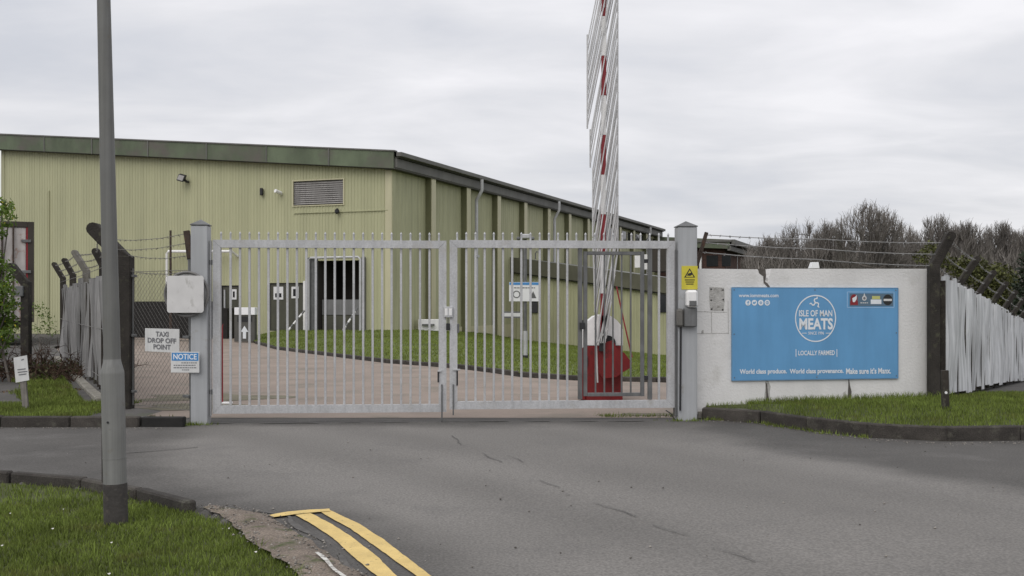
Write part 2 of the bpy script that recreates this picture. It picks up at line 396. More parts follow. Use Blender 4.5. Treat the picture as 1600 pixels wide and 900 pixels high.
# road: a fine sheet whose worn middle is paler than its edges
wear_px = [(335, 664), (222, 695), (262, 742), (400, 785), (470, 792), (540, 800), (640, 850), (720, 915), (820, 1020), (1750, 1020), (1750, 790), (1600, 766), (1350, 725), (1190, 694), (1090, 664)]
wear = [G(*p).to_2d() for p in wear_px]
def sdist(poly_, x, y):
    d = 1e9; ins = False; n = len(poly_)
    for i in range(n):
        a = poly_[i]; b = poly_[(i + 1) % n]; e = b - a; q = Vector((x, y)) - a
        t = max(0, min(1, q.dot(e) / e.length_squared)); d = min(d, (q - e * t).length)
        if (a.y > y) != (b.y > y) and x < (b.x - a.x) * (y - a.y) / (b.y - a.y) + a.x: ins = not ins
    return d if ins else -d
gx = np.concatenate([[-70, -40, -20, -12], np.arange(-9, 9.01, .12), [12, 20, 40, 70]])
gy = np.concatenate([[-30, -5, 2], np.arange(4.6, 15.25, .12), [15.35]])
V = []; T = []; tint = []
for j, y in enumerate(gy):
    for i, x in enumerate(gx):
        if -9.1 < x < 9.1 and y > 4:
            s_ = sdist(wear, x, y) + .35 * noise.noise(Vector((x * .9, y * .9, 0))) + .15 * noise.noise(Vector((x * 3, y * 3, 4)))
            t = smooth((s_ + .35) / .8)
            # tyre tracks leading into the yard
            t *= .80 + .34 * noise.noise(Vector((x * 1.1 + y * .75, y * .16, 9))) + .22 * noise.noise(Vector((x * .45, y * .6, 21)))
            h = .006 * noise.noise(Vector((x * .5, y * .5, 2)))
        else: t = .35; h = 0
        if x < .5 and y < 11 and sdist(VERGE, x, y) > 0: h = -.12
        V.append((x, y, h - .004)); tint.append(max(0, min(1, t)))
m = len(gx)
for j in range(len(gy) - 1):
    for i in range(m - 1):
        a = j * m + i; xc, yc = (gx[i] + gx[i + 1]) / 2, (gy[j] + gy[j + 1]) / 2
        T.append((a, a + 1, a + m + 1, a + m))
road = npmesh('road', V, T, M_road, kind='structure', tint=tint, nside=4)
def ribbon(pts, wmin, wmax, z, gap=0.0):
    mb = MB(); q = resample(pts, max(4, int(plen(pts) / .07))); prev = None
    for i, p in enumerate(q):
        d = (q[min(i + 1, len(q) - 1)] - q[max(i - 1, 0)]).normalized(); nn = Vector((-d.y, d.x, 0))
        nv = noise.noise(Vector((p.x * 2.1, p.y * 2.1, 3))); hw = wmin + (wmax - wmin) * max(0, .5 + nv * 1.3)
        off = nn * (.05 * noise.noise(Vector((p.x * 3, p.y * 3, 8))))
        a = p + nn * hw / 2 + off; b = p - nn * hw / 2 + off; a.z = b.z = z
        if prev and nv > -gap: mb.quad(prev[1], b, a, prev[0])
        prev = (a, b)
    return mb
part('tar_seam', ribbon([G(*p) for p in ((705, 681), (722, 695), (752, 707), (790, 725), (838, 748), (870, 762))], .001, .013, .006, .0), M_seam, road)
part('tar_seam', ribbon([G(*p) for p in ((795, 712), (835, 730), (880, 752))], .001, .009, .006, .0), M_seam, road)
part('tar_seam', ribbon([G(*p) for p in ((885, 772), (920, 783), (960, 797), (1010, 813), (1060, 833), (1120, 856), (1190, 884), (1260, 915))], .001, .012, .006, .0), M_seam, road)
part('tar_seam', ribbon([G(*p) for p in ((330, 661.5), (500, 660.5), (700, 659), (900, 658), (1055, 657.5))], .0, .09, .006, .1), M_seam, road)
part('tar_seam', ribbon([G(*p) for p in ((355, 795), (405, 799), (445, 807), (470, 826), (500, 842), (530, 872), (560, 905))], .012, .075, .006, .3), M_seam, road)
part('tar_seam', ribbon([G(*p) for p in ((196, 708), (250, 704), (310, 699))], .004, .03, .006, .1), M_seam, road)

# yard behind the gate
Kp = [G(px, py, .1) for px, py in ((398, 533), (433, 542), (520, 552), (607, 562), (683, 567), (747, 573), (813, 582), (897, 587), (1042, 590), (1160, 592), (1300, 594))] + [Vector((8.9, 21.4, .1))]
yard_pts = [G(-60, 668)[:2], (-5.0, 15.30), (2.7, 15.30), (2.75, 15.9), (6.4, 16.6), (8.75, 20.9)] + [(p.x, p.y) for p in Kp[::-1]] + [(-12, 51), (-12, 62), (-32, 62), (-32, 34), (-12.4, 30.0), (-6.0, 16.2)]
yard_pts[0] = (-5.4, 15.32)
yd = part('yard', ground_sheet(yard_pts, .0), M_yard, kind='structure')
# mossy silt that has gathered along the inner edge of the yard
mb = MB()
for cx, cy, rx, ry in ((-4.9, 16.9, .9, .5), (-5.2, 18.6, 1.2, .7), (2.0, 15.75, .55, .18)):
    mb.add([Vector((cx + rx * (1 + .3 * math.sin(3.1 * a + cx)) * math.cos(a), cy + ry * (1 + .25 * math.sin(5 * a + cy)) * math.sin(a), .005)) for a in [k * math.tau / 26 for k in range(26)]], [tuple(range(26))])
part('silt_patch', mb, mat('silt', (.17, .155, .11), .25, 3, .95, bump=.5, speck=.25), yd)

# ground left of the gate: old tarmac lot and grass strip
part('tarmac_lot', ground_sheet([(-70, 14.3), (-4.9, 14.3), (-4.9, 15.25), (-5.5, 15.75), (-12.3, 30), (-16, 38), (-22, 60), (-70, 60)], .10), M_tar, kind='structure')
kerb('roadside_kerb', [Vector((-22, 14.12, 0)), Vector((-12, 14.12, 0)), Vector((-4.85, 14.15, 0))], .13, -.1, .14, 1, M_kerb)
mb = MB(); mb.box(-4.83, -4.28, 14.17, 14.3, -.1, .125, .012)
part('drain_kerb', mb, M_black, kind='structure')
# edging along the left fence
FL = Plane((-12.34, 30.0), (-5.57, 15.6))        # left fence line, far to near
kerb('fence_edging', [FL.pt(0, 0, .28), FL.pt(FL.len - 1.2, 0, .28)], .16, 0, .17, 1, M_kerbl, step=1.3)

# foreground verge
pts = [(p.x, p.y) for p in verge_edge] + [(-.2, -40), (-90, -40), (-90, 9.7)]
part('verge_ground', ground_sheet(pts, -.035), M_soil, kind='structure')
kerb('verge_kerb', [Vector((p.x, p.y, 0)) for p in verge_edge[:7]], .10, -.12, .065, 1, M_kerb, step=.75)
dl = [G(px, py) for px, py in ((318, 792), (345, 806), (392, 846), (470, 900), (600, 1000), (700, 1090))]
dr = [G(px, py) for px, py in ((352, 793), (415, 803), (480, 842), (580, 905), (700, 985), (800, 1070))]
a_, b_ = resample(dl, 40), resample(dr, 40); rows = []
for i in range(40):
    r_ = []
    for j in range(9):
        p = a_[i].lerp(b_[i], j / 8); edge = math.sin(math.pi * j / 8)
        p.z = .003 + .022 * edge * (.6 + .8 * noise.noise(Vector((p.x * 5, p.y * 5, 0))))
        if j in (0, 8): p += Vector((.05 * noise.noise(Vector((p.x * 6, p.y * 6, j))), .05 * noise.noise(Vector((p.x * 6, p.y * 6, j + 5))), 0))
        r_.append(p)
    rows.append(r_)
mb = MB(); mb.grid(rows); dirt = part('dirt_strip', mb, M_dirt, kind='structure', smooth=True)
part('edge_line', ribbon([G(px, py, .03) for px, py in ((489, 864), (505, 876), (522, 890), (545, 906))], .012, .04, .034, .4), M_white_line, dirt)

# double yellow lines
yl = bpy.data.objects.new('double_yellow_line', None); COL.objects.link(yl); yl.location = G(500, 800); WL[yl.name] = G(500, 800); yl['kind'] = 'structure'
def band(lft, rgt, z=.008):
    a = resample([G(*p) for p in lft], 60); b = resample([G(*p) for p in rgt], 60); mb = MB(); rows = []
    for i, (p, q) in enumerate(zip(a, b)):
        p = p + Vector((.006 * noise.noise(p * 9), .006 * noise.noise(p * 9 + Vector((5, 0, 0))), 0)); q = q + Vector((.006 * noise.noise(q * 9), .006 * noise.noise(q * 7), 0))
        p.z = q.z = z; rows.append([p, q])
    return mb.grid(rows)
part('line', band([(499, 800), (514, 809), (548, 828), (589, 857), (647, 899), (760, 985)], [(514, 797.5), (531, 806), (560, 819), (600, 845), (670, 899), (800, 985)]), M_yellow, yl)
part('line', band([(462, 806), (485, 819), (520, 842), (548, 868), (585, 899), (690, 985)], [(485, 803), (514, 818), (548, 839), (589, 871), (617, 899), (722, 985)]), M_yellow, yl)
part('end_bar', band([(420, 807), (450, 801.5), (485, 798.5), (515, 797)], [(427, 810.5), (459, 806), (488, 803), (516, 801)], .012), M_yellow, yl)

# right bank with kerb
kr = [G(px, py) for px, py in ((1096, 655), (1165, 657), (1230, 668), (1300, 678), (1380, 686), (1460, 690), (1530, 690), (1600, 688), (1700, 682))] + [Vector((9, 14.1, 0)), Vector((13, 16.8, 0)), Vector((17, 21, -.15))]
kerb('bank_kerb', kr, .13, -.12, .165, 1, M_kerb)
WA, WB = P(1088, 0, 15.2), P(1452, 0, 15.9)
WP = Plane(WA, WB)                                  # front of the white wall
RF = Plane((6.2, 15.75), (6.2 + .539 * 34, 15.75 + 34))   # right fence line
bk = [];
base = [(2.75, 15.25, .10), (3.3, 15.3, .16), (3.75, 15.38, .19), (4.3, 15.5, .2), (4.9, 15.62, .21), (5.6, 15.75, .23), (6.35, 15.7, .25), (7.3, 17.0, .2), (8.4, 18.3, .1), (10, 19.6, -.05), (13.5, 22, -.25), (17.5, 25, -.5)]
kb = resample(kr, len(base)); kb = [Vector(p) for p in kr]
rows = []
for p, q in zip(kb, base):
    d = Vector(q) - p; d.z = 0; d.normalize(); p = p + d * .1; p.z = .15 if p.x < 12 else p.z + .15
    rows.append([Vector(p).lerp(Vector(q), j / 6) + Vector((0, 0, .05 * math.sin(math.pi * j / 6))) for j in range(7)])
bank_rows = rows
mb = MB(); mb.grid(rows); part('bank_ground', mb, M_soil, kind='structure', smooth=True)
mb = MB(); mb.grid([[Vector((q[0] - .3, q[1] - .3, q[2] - .03)), Vector((q[0] + 9, q[1] + 14, q[2] - 1.0))] for q in base[5:]])
fp = []
for k in range(9):
    a = k * 4.2; z = .19 - .0485 * a
    fp.append([RF.pt(a, z, -.4), RF.pt(a, z - .02, .3 + .44 * a)])
mb = MB(); mb.grid(fp); part('side_path', mb, M_tar, kind='structure')

# ------------------------------------------------------------------ main building frame
Cc = Vector((-5.3, 48.0)); uf = Vector((-2.66, 1)).normalized(); us = Vector((-uf.y * -1, 0)) if False else Vector((uf.y, -uf.x))
FA = Plane(Cc + uf * 22.3, Cc)                      # facade
SW = Plane(Cc, Cc + us * 52)                        # side wall
AX0 = Cc + us * 15.0
AX = Plane(AX0, AX0 - uf * 10.5)                    # annex front
FLEN = FA.len
ztop = lambda s: 7.55 + (FLEN - s) * .0875          # underside of the fascia along the facade

def clad(plane, s0, s1, z0, z1, openings=(), pitch=.165, dep=.022, off=0.0):
    mb = MB(); n = int((s1 - s0) / pitch) + 1; cuts = []
    for i in range(n):
        a = s0 + i * pitch
        for t, o in ((0, 0), (.5, 0), (.62, dep), (.88, dep)): cuts.append((a + t * pitch, o))
    cuts.append((s0 + n * pitch, 0)); cuts = [c for c in cuts if c[0] <= s1] + [(s1, 0)]
    def oat(s):
        for (a, oa), (b, ob) in zip(cuts, cuts[1:]):
            if a <= s <= b: return oa + (ob - oa) * (s - a) / max(1e-9, b - a)
        return 0
    ss = sorted(set([c[0] for c in cuts] + [q for o in openings for q in o[:2]]))
    ss = [q for q in ss if s0 <= q <= s1]
    zf0 = z0 if callable(z0) else (lambda s: z0); zf1 = z1 if callable(z1) else (lambda s: z1)
    for a, b in zip(ss, ss[1:]):
        if b - a < 1e-5: continue
        mid = (a + b) / 2; iv = [(None, None)]; seg = []
        op = sorted([o for o in openings if o[0] < mid < o[1]], key=lambda o: o[2])
        lo = [zf0(a), zf0(b)]
        for o in op: seg.append((lo, [o[2], o[2]])); lo = [o[3], o[3]]
        seg.append((lo, [zf1(a), zf1(b)]))
        oa, ob = oat(a) + off, oat(b) + off
        for l, h in seg:
            if h[0] - l[0] < .01: continue
            mb.quad(plane.pt(a, l[0], oa), plane.pt(b, l[1], ob), plane.pt(b, h[1], ob), plane.pt(a, h[0], oa))
    return mb
def fop(x0, x1, y0, y1, plane=FA):
    xm = (x0 + x1) / 2
    return (plane.s_(x0), plane.s_(x1), plane.z_(xm, y1), plane.z_(xm, y0))

bld = thing('factory_building', 'large pale green metal-clad factory building with dark green fascia behind the gate', 'building', (Cc.x, Cc.y, 0))
dock = fop(497, 568, 407, 517); doorsB = fop(420, 475, 442, 517); doorsA = fop(346, 374, 446, 500); louv = fop(459, 537, 282, 320)
wl = part('wall', clad(FA, 0, FLEN - .3, -.3, lambda s: ztop(s) + .2, [dock, doorsB, doorsA, louv]), M_clad, bld)
mb = MB(); FA.box(mb, FLEN - .32, FLEN + .02, -.3, 7.6, -.25, .05, .02); part('corner_trim', mb, M_cream, bld)
mb = MB(); FA.box(mb, -.04, .2, -.3, ztop(0) + .1, -.25, .045, .02); part('corner_trim', mb, M_clad2, bld)
# thin joint pipe on the facade
mb = MB(); FA.pbox(mb, 76.3, 78, 298, 528, .02, .07); part('cable_conduit', mb, M_clad2, wl)
mb = MB()
q = FA.s_(460), FA.s_(607); FA.box(mb, q[0], q[1], FA.z_(530, 331.6), FA.z_(530, 330.4), .02, .06)
part('cable_conduit', mb, M_clad2, wl)
# fascia panels
edges = [-6, 79, 153, 240, 331, 424, 521, 622]
for i, (x0, x1) in enumerate(zip(edges, edges[1:])):
    s0, s1 = FA.s_(x0) + .012, FA.s_(x1) - .012; mb = MB()
    lo = [FA.pt(s0, ztop(s0), .42), FA.pt(s1, ztop(s1), .42), FA.pt(s1, ztop(s1) + .74, .42), FA.pt(s0, ztop(s0) + .74, .42)]
    mb.prism(lo, Vector((FA.n.x, FA.n.y, 0)) * -.08); part('fascia_panel', mb, M_fascia, bld)
    mb = MB(); mb.prism([FA.pt(s0 - .03, ztop(s0) - .01, .45), FA.pt(s0 + .03, ztop(s0) - .01, .45), FA.pt(s0 + .03, ztop(s0) + .75, .45), FA.pt(s0 - .03, ztop(s0) + .75, .45)], Vector((FA.n.x, FA.n.y, 0)) * -.06)
    if i: part('fascia_joint', mb, M_dfascia, bld)
s0, s1 = -.25, FLEN + .35
mb = MB()
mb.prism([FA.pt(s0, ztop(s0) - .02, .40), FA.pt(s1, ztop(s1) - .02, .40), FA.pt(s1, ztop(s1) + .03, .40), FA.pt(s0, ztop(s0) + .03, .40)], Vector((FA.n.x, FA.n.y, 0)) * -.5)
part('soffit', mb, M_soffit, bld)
mb = MB()
mb.prism([FA.pt(s0, ztop(s0) + .74, .46), FA.pt(s1, ztop(s1) + .74, .46), FA.pt(s1, ztop(s1) + .80, .46), FA.pt(s0, ztop(s0) + .80, .46)], Vector((FA.n.x, FA.n.y, 0)) * -.3)
part('roof_capping', mb, M_dfascia, bld)
# roof slab: from the side eave up to the far ridge and down behind it
def RP(a, b, z): q = Cc + uf * a + us * b; return Vector((q.x, q.y, z))
mb = MB()
prof = [(-.62, 7.55 + .68), (0, 7.55 + .74), (22.5, 7.55 + .74 + 22.5 * .0875)]
mb.grid([[RP(a, b, z) for a, z in prof] for b in (-.3, 52)]); mb.grid([[RP(a, b, z - .16) for a, z in prof] for b in (-.3, 52)])
mb.quad(RP(-.62, -.3, 8.23), RP(-.62, 52, 8.23), RP(-.62, 52, 8.05), RP(-.62, -.3, 8.05))
part('roof', mb, M_roof, bld)
mb = MB(); SW.box(mb, -.38, 52, 8.04, 8.235, .40, .66, .02); part('eave_edge', mb, M_dfascia, bld)
mb = MB(); SW.box(mb, -.30, 52, 7.56, 7.98, .22, .40, .02); part('eave_beam', mb, M_dfascia, bld)
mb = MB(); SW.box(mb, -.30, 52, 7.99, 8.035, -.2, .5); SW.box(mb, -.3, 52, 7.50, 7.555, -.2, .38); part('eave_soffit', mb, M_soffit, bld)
# side wall with pilasters
sw_wall = part('wall', clad(SW, .3, 52, -2.5, 7.6, [], pitch=.33, dep=.015), M_clad2, bld)
mb = MB(); SW.box(mb, 0, .32, -.3, 7.6, -.25, .04, .02); part('corner_trim', mb, M_clad2, bld)
for k in range(12):
    t = 3.45 + k * 4.27
    mb = MB(); SW.box(mb, t, t + .5, -2.4, 7.55, -.05, .30, .01); pl = part('pilaster', mb, M_olive, bld)
    mb = MB(); SW.box(mb, t + .02, t + .5, -2.4, 7.5, .302, .325); part('flashing', mb, M_cream, pl)
for k, t in enumerate((8.75, 21.5, 33.5, 46)):
    mb = MB()
    mb.tube([SW.pt(t, 8.0, .72), SW.pt(t, 7.45, .72), SW.pt(t, 7.15, .55), SW.pt(t, 6.95, .42), SW.pt(t, 6.7, .42), SW.pt(t, -1.8, .42)], .085, 8)
    dpipe = part('downpipe', mb, M_galv, bld, smooth=True)
    mb = MB(); SW.box(mb, t - .16, t + .16, 4.0, 4.12, .34, .52); part('bracket', mb, M_galv, dpipe)
for k in range(4):            # high dark windows at the far end of the side wall
    mb = MB(); SW.box(mb, 35 + k * 4.27, 37.9 + k * 4.27, 6.2, 7.3, .02, .06); wn = part('window', mb, M_glass, bld)
    mb = MB(); SW.box(mb, 36.35 + k * 4.27, 36.5 + k * 4.27, 6.2, 7.3, .061, .09); part('mullion', mb, M_cream, wn)
mb = MB(); SW.box(mb, .4, 15, -.25, -.1 + .55, .02, .05); part('base_flashing', mb, M_cream, bld)

mb = MB(); mb.quad(RP(22.28, 0, -.3), RP(22.28, 52, -.3), RP(22.28, 52, 9.5), RP(22.28, 0, 9.5)); part('wall', mb, M_clad2, bld)
# dock opening
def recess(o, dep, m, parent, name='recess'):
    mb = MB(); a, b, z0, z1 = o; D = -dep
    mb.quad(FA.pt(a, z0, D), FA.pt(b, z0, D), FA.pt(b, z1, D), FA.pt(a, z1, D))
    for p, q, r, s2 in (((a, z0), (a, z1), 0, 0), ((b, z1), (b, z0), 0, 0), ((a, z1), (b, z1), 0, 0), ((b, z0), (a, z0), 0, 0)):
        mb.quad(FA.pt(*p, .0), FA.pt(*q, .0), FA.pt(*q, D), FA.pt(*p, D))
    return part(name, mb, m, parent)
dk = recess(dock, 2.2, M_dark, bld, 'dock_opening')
a, b, z0, z1 = dock
mb = MB()
FA.box(mb, a - .36, a, z0 - .1, z1 + .15, -.05, .35, .04); part('dock_bumper', mb, M_galvd, dk)
mb = MB(); FA.box(mb, b, b + .12, z0 - .1, z1 + .15, -.05, .25, .03); part('dock_bumper', mb, M_shut, dk)
mb = MB(); mb.tube([FA.pt(a - .22, z0 - .1, .45), FA.pt(a - .22, z1 + .02, .45), FA.pt(a - .12, z1 + .12, .45), FA.pt(b - .02, z1 + .12, .45), FA.pt(b + .08, z1 + .02, .45), FA.pt(b + .08, z0 - .1, .45)], .055, 8)
part('dock_hoop', mb, M_galv, dk, smooth=True)
mb = MB(); FA.box(mb, a + .06, b - .05, FA.z_(530, 492), FA.z_(530, 468), -.35, -.25); part('dock_leveller', mb, M_shut, dk)
mb = MB(); FA.box(mb, a + .06, b - .05, z0 - .2, FA.z_(530, 493), -.34, -.26); part('dock_plinth', mb, M_door, dk)
for (x0, y0, x1, y1) in ((466, 517, 485, 485), (552, 516, 567, 481)):
    p0, p1 = FA.px(x0, y0, 1.1), FA.px(x1, y1, .5); p0.z -= .12; nseg = 7; st = thing('striped_prop', 'black and white striped prop leaning at the %s side of the loading dock' % ('left' if x0 < 500 else 'right'), 'prop', p0)
    for k in range(nseg):
        mb = MB(); mb.tube([p0.lerp(p1, k / nseg), p0.lerp(p1, (k + 1) / nseg)], .045, 6)
        part('stripe_band', mb, M_hood if k % 2 else M_galvd, st)
    mb = MB(); mb.box(p0.x - .16, p0.x + .16, p0.y - .14, p0.y + .14, p0.z - .06, p0.z + .05, .02); part('foot', mb, M_galv, st)
# doors
def doorset(o, leaves, windows):
    rc = recess(o, .12, M_dfascia, bld, 'door_frame'); a, b, z0, z1 = o
    for i in range(leaves):
        s0 = a + .06 + i * (b - a - .06) / leaves; s1 = a + (i + 1) * (b - a - .06) / leaves
        mb = MB(); FA.box(mb, s0, s1, z0 + .02, z1 - .08, -.1, -.05, .01); d = part('door', mb, M_door, rc)
        for (x0, x1, y0, y1, inner) in windows:
            sa, sb, za, zb = fop(x0, x1, y0, y1)
            if not (s0 - .1 < (sa + sb) / 2 < s1 + .1): continue
            mb = MB(); FA.box(mb, sa, sb, za, zb, -.049, -.02); part('window_frame', mb, M_white, rc)
            mb = MB(); FA.box(mb, sa + .09, sb - .09, za + .1, zb - (.3 if inner else .1), -.019, -.012); part('pane', mb, M_glass, rc)
    return rc
rcB = doorset(doorsB, 2, [(427, 442, 448, 468, 1), (455, 466, 448, 466, 0)])
mb = MB(); FA.box(mb, doorsB[1], doorsB[1] + .14, doorsB[2], doorsB[3] + .08, -.02, .08); part('jamb', mb, M_hood, rcB)
rcA = doorset(doorsA, 1, [(361, 369, 452, 468, 0)])
mb = MB(); FA.box(mb, FA.s_(350), FA.s_(352), doorsA[2], doorsA[3] - .2, -.03, .02); part('jamb', mb, M_galv, rcA)
# louvre
a, b, z0, z1 = louv; lv = recess(louv, .14, M_soffit, bld, 'louvre_vent')
for k in range(11):
    z = z0 + .05 + k * (z1 - z0 - .08) / 11; mb = MB()
    mb.add([FA.pt(a, z, .0), FA.pt(b, z, .0), FA.pt(b, z + .105, -.09), FA.pt(a, z + .105, -.09)], [(0, 1, 2, 3)]); part('slat', mb, M_louv, lv)
mb = MB(); FA.box(mb, a - .06, a, z0 - .06, z1 + .06, .0, .06); FA.box(mb, b, b + .06, z0 - .06, z1 + .06, .0, .06); FA.box(mb, a, b, z1, z1 + .05, .0, .055); FA.box(mb, a, b, z0 - .05, z0, .0, .055)
part('vent_frame', mb, M_cream, lv)
# fittings on the facade
p = FA.px(294, 281, .35); fl = thing('floodlight', 'black floodlight high on the green facade left of centre', 'floodlight', p)
mb = MB(); mb.obox(p + Vector((-.09, 0, .06)), Vector((.17, -.04, -.05)), Vector((.02, .1, .03)), Vector((.05, .02, .15)), .02); part('lamp_housing', mb, M_blackp, fl)
mb = MB(); mb.obox(p + Vector((-.1, -.11, .05)), Vector((.13, -.03, -.04)), Vector((.005, .01, .003)), Vector((.04, .015, .11))); part('glass', mb, M_louv, fl)
mb = MB(); mb.tube([p + Vector((.05, 0, -.05)), p + Vector((.14, .1, -.12)), p + Vector((.14, .35, -.1))], .06, 6); part('arm', mb, M_blackp, fl)
p = FA.px(411, 300, .12); mb = MB(); mb.obox(p, (.07, 0, 0), (0, .09, 0), (0, 0, .17), .03); al = part('alarm_box', mb, M_blackp, label='narrow black box fixed on facade left of the louvre', cat='alarm box')
p = FA.px(439, 301, .2); mb = MB(); mb.tube([p + Vector((-.12, -.16, .05)), p + Vector((.08, .1, -.03)), p + Vector((.1, .25, -.1))], [.09, .09, .04], 8); part('security_camera', mb, M_hood, label='small white security camera between black box and louvre', cat='camera', smooth=True)
p = FA.px(530, 331, .2); mb = MB(); mb.tube([p + Vector((0, 0, -.11)), p + Vector((0, 0, -.05)), p + Vector((0, 0, .03)), p + Vector((0, .1, .12))], [.04, .1, .11, .05], 8); part('dome_camera', mb, M_blackp, label='small black dome camera under right end of louvre', cat='camera', smooth=True)
# black low retaining wall against the facade, left part
mb = MB(); q0, q1 = FA.s_(196), FA.s_(372); zt = FA.z_(280, 471)
prf = [(q0, -.1), (q1, -.1), (q1, zt - .35), (q1 - .02, zt - .32), (FA.s_(345), zt - .31), (FA.s_(344), zt), (q0 + .55, zt), (q0 + .2, zt - .1), (q0, zt - .45)]
mb.prism([FA.pt(s, z, .85) for s, z in prf], Vector((FA.n.x, FA.n.y, 0)) * -.75)
part('black_low_wall', mb, M_black, label='long low black wall standing against green facade behind chain-link', cat='low wall')
# cream pipe frame above it
pf = MB(); pf.tube([FA.px(271.5, 470, .5), FA.px(271.5, 397, .5), FA.px(273.5, 393.5, .5), FA.px(372, 393.5, .5), FA.px(372, 400, .05)], .065, 8)
part('pipe_frame', pf, M_hood, label='cream bent pipe running along the green facade behind left gate post', cat='pipe', smooth=True)
mb = MB(); p = P(266.5, 520, 46); mb.tube([Vector((p.x, p.y, 0)), P(266.5, 360, 46)], [.06, .045], 6)
part('thin_mast', mb, M_rust, label='thin dark mast rising above the round mirror', cat='mast')
# grey slotted cabinet at the foot of the side wall
q = P(670, 508, 50.2); cab = thing('meter_box', 'pale grey slotted box low against the building right of its corner', 'utility box', (q.x, q.y, q.z - .3))
mb = MB(); mb.obox(q, us.to_3d() * .1 + Vector((.43, 0, 0)), Vector((0, .2, 0)), Vector((0, 0, .27)), .02); part('body', mb, M_hood, cab)
mb = MB(); mb.box(q.x - .28, q.x + .28, q.y - .36, q.y - .2, q.z - .02, q.z + .06); part('slot', mb, M_galvd, cab)

# ------------------------------------------------------------------ annex
an = thing('annex_building', 'low pale green annex with dark sloping fascia right of the factory side wall', 'building', (AX.A.x, AX.A.y, -.5))
axt = lambda s: 4.28 - s * .142
part('wall', clad(AX, 0, 10.5, -2.4, lambda s: axt(s) - .7, [], pitch=.2, dep=.03), M_clad2, an)
mb = MB(); mb.prism([AX.pt(-.15, axt(0) - .82, .3), AX.pt(10.7, axt(10.7) - .82, .3), AX.pt(10.7, axt(10.7), .3), AX.pt(-.15, axt(0), .3)], Vector((AX.n.x, AX.n.y, 0)) * -.3); part('fascia_panel', mb, M_axf, an)
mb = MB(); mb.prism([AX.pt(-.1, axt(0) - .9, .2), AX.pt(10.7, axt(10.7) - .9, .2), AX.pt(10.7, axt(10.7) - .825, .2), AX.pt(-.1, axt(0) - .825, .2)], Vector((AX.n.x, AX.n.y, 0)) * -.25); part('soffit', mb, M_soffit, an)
mb = MB(); mb.grid([[AX.pt(-.15, axt(0) + .01, .3), AX.pt(10.7, axt(10.7) + .01, .3)], [AX.pt(-.15, axt(0) + .01, -9), AX.pt(10.7, axt(10.7) + .01, -9)]]); part('roof', mb, M_roof, an)
mb = MB(); mb.quad(AX.pt(10.5, -2.4, 0), AX.pt(10.5, -2.4, -9), AX.pt(10.5, axt(10.5), -9), AX.pt(10.5, axt(10.5), 0)); part('wall', mb, M_clad2, an)
for x0, x1, y0, y1 in ((1031, 1050, 443, 488), (832, 841, 471, 489)):
    mb = MB(); AX.pbox(mb, x0, x1, y0, y1, .03, .09); wn = part('window', mb, M_glass, an)
    mb = MB(); AX.pbox(mb, x0 - 1.5, x0, y0 - 1, y1 + 1, .03, .12); part('frame', mb, M_olive, wn)
mb = MB(); AX.pbox(mb, 1012, 1050, 384, 424, -2.2, -.4, .02); pb = part('plant_box', mb, M_dark, an)
mb = MB(); AX.pbox(mb, 984, 994, 398, 417, -1.2, -1.1); AX.pbox(mb, 998, 1004, 396, 420, -1.2, -1.1); part('roof_hatch', mb, M_hood, an)
mb = MB(); p0 = AX.px(834, 405, -.3); mb.tube([p0, p0 + Vector((0, 0, .35)), p0 + Vector((.08, 0, .45)), p0 + Vector((.16, 0, .4))], .035, 6); part('vent_pipe', mb, M_galvd, an)

# ------------------------------------------------------------------ far brick wing
WG0 = Cc + us * 52; WG = Plane(WG0, WG0 - uf * 5.9); wgc = WG.pt(WG.len, 0)
wg = thing('brick_wing', 'far dark brick wing with green gable fascia beyond right gate post', 'building', (wgc.x, wgc.y, -2))
mb = MB(); WG.box(mb, -1, 5.9, -2.5, 7.0, -16, 0); part('wall', mb, M_brick, wg)
gt = lambda s: 7.55 - s * .06
mb = MB(); mb.prism([WG.pt(-1, gt(-1) - .85, .6), WG.pt(6.4, gt(6.4) - .8, .6), WG.pt(6.4, gt(6.4), .6), WG.pt(-1, gt(-1), .6)], Vector((WG.n.x, WG.n.y, 0)) * -.2); part('fascia_panel', mb, M_fascia, wg)
mb = MB(); WG.box(mb, -1.2, 6.6, 6.98, 7.16, -17, .7); part('roof', mb, M_dfascia, wg)
WS = Plane(WG.pt(6.4, 0, .6), WG.pt(6.4, 0, -16.5))
mb = MB(); WS.box(mb, 0, 17, 6.75, 7.17, .15, .45, .02); part('eave_beam', mb, M_dfascia, wg)
mb = MB(); WS.box(mb, 0, 17, 6.2, 6.62, -.2, .1, .02); part('gutter', mb, M_dfascia, wg)
for x in (1094.5,): mb = MB(); WG.pbox(mb, x - 2.4, x + 2.4, 396, 470, .02, .3); part('pilaster', mb, M_hood, wg)
mb = MB(); p0 = P(1154, 390, 101); mb.tube([p0, P(1154, 396, 101), P(1150.5, 401, 101), P(1150.5, 470, 101)], .13, 6); part('downpipe', mb, M_galv, wg)
for x0, x1 in ((1104, 1122), (1128, 1142)):
    mb = MB(); WG.pbox(mb, x0, x1, 399, 416, .01, .05); part('window', mb, M_glass, wg)
mb = MB(); mb.box(P(1162, 0, 116).x, P(1195, 0, 116).x, 116, 124, -2.5, P(0, 384, 116).z, .03); part('brick_block', mb, M_brick, None, 'plain dark brick block beyond the end of the far wing', 'building')
hut = P(1273.5, 420, 62); ht = thing('white_hut', 'small white roof cowl showing above the white wall', 'hut', (hut.x, hut.y, -2))
mb = MB(); mb.box(hut.x - .24, hut.x + .24, hut.y, hut.y + .5, -2.4, hut.z - .1, .02); part('wall', mb, M_hood, ht)
mb = MB(); mb.prism([P(1266.5, 419, 62), P(1280.5, 419, 62), P(1279, 409.5, 62), P(1270, 409.5, 62)], Vector((0, .55, 0))); part('roof', mb, M_whiteb, ht)

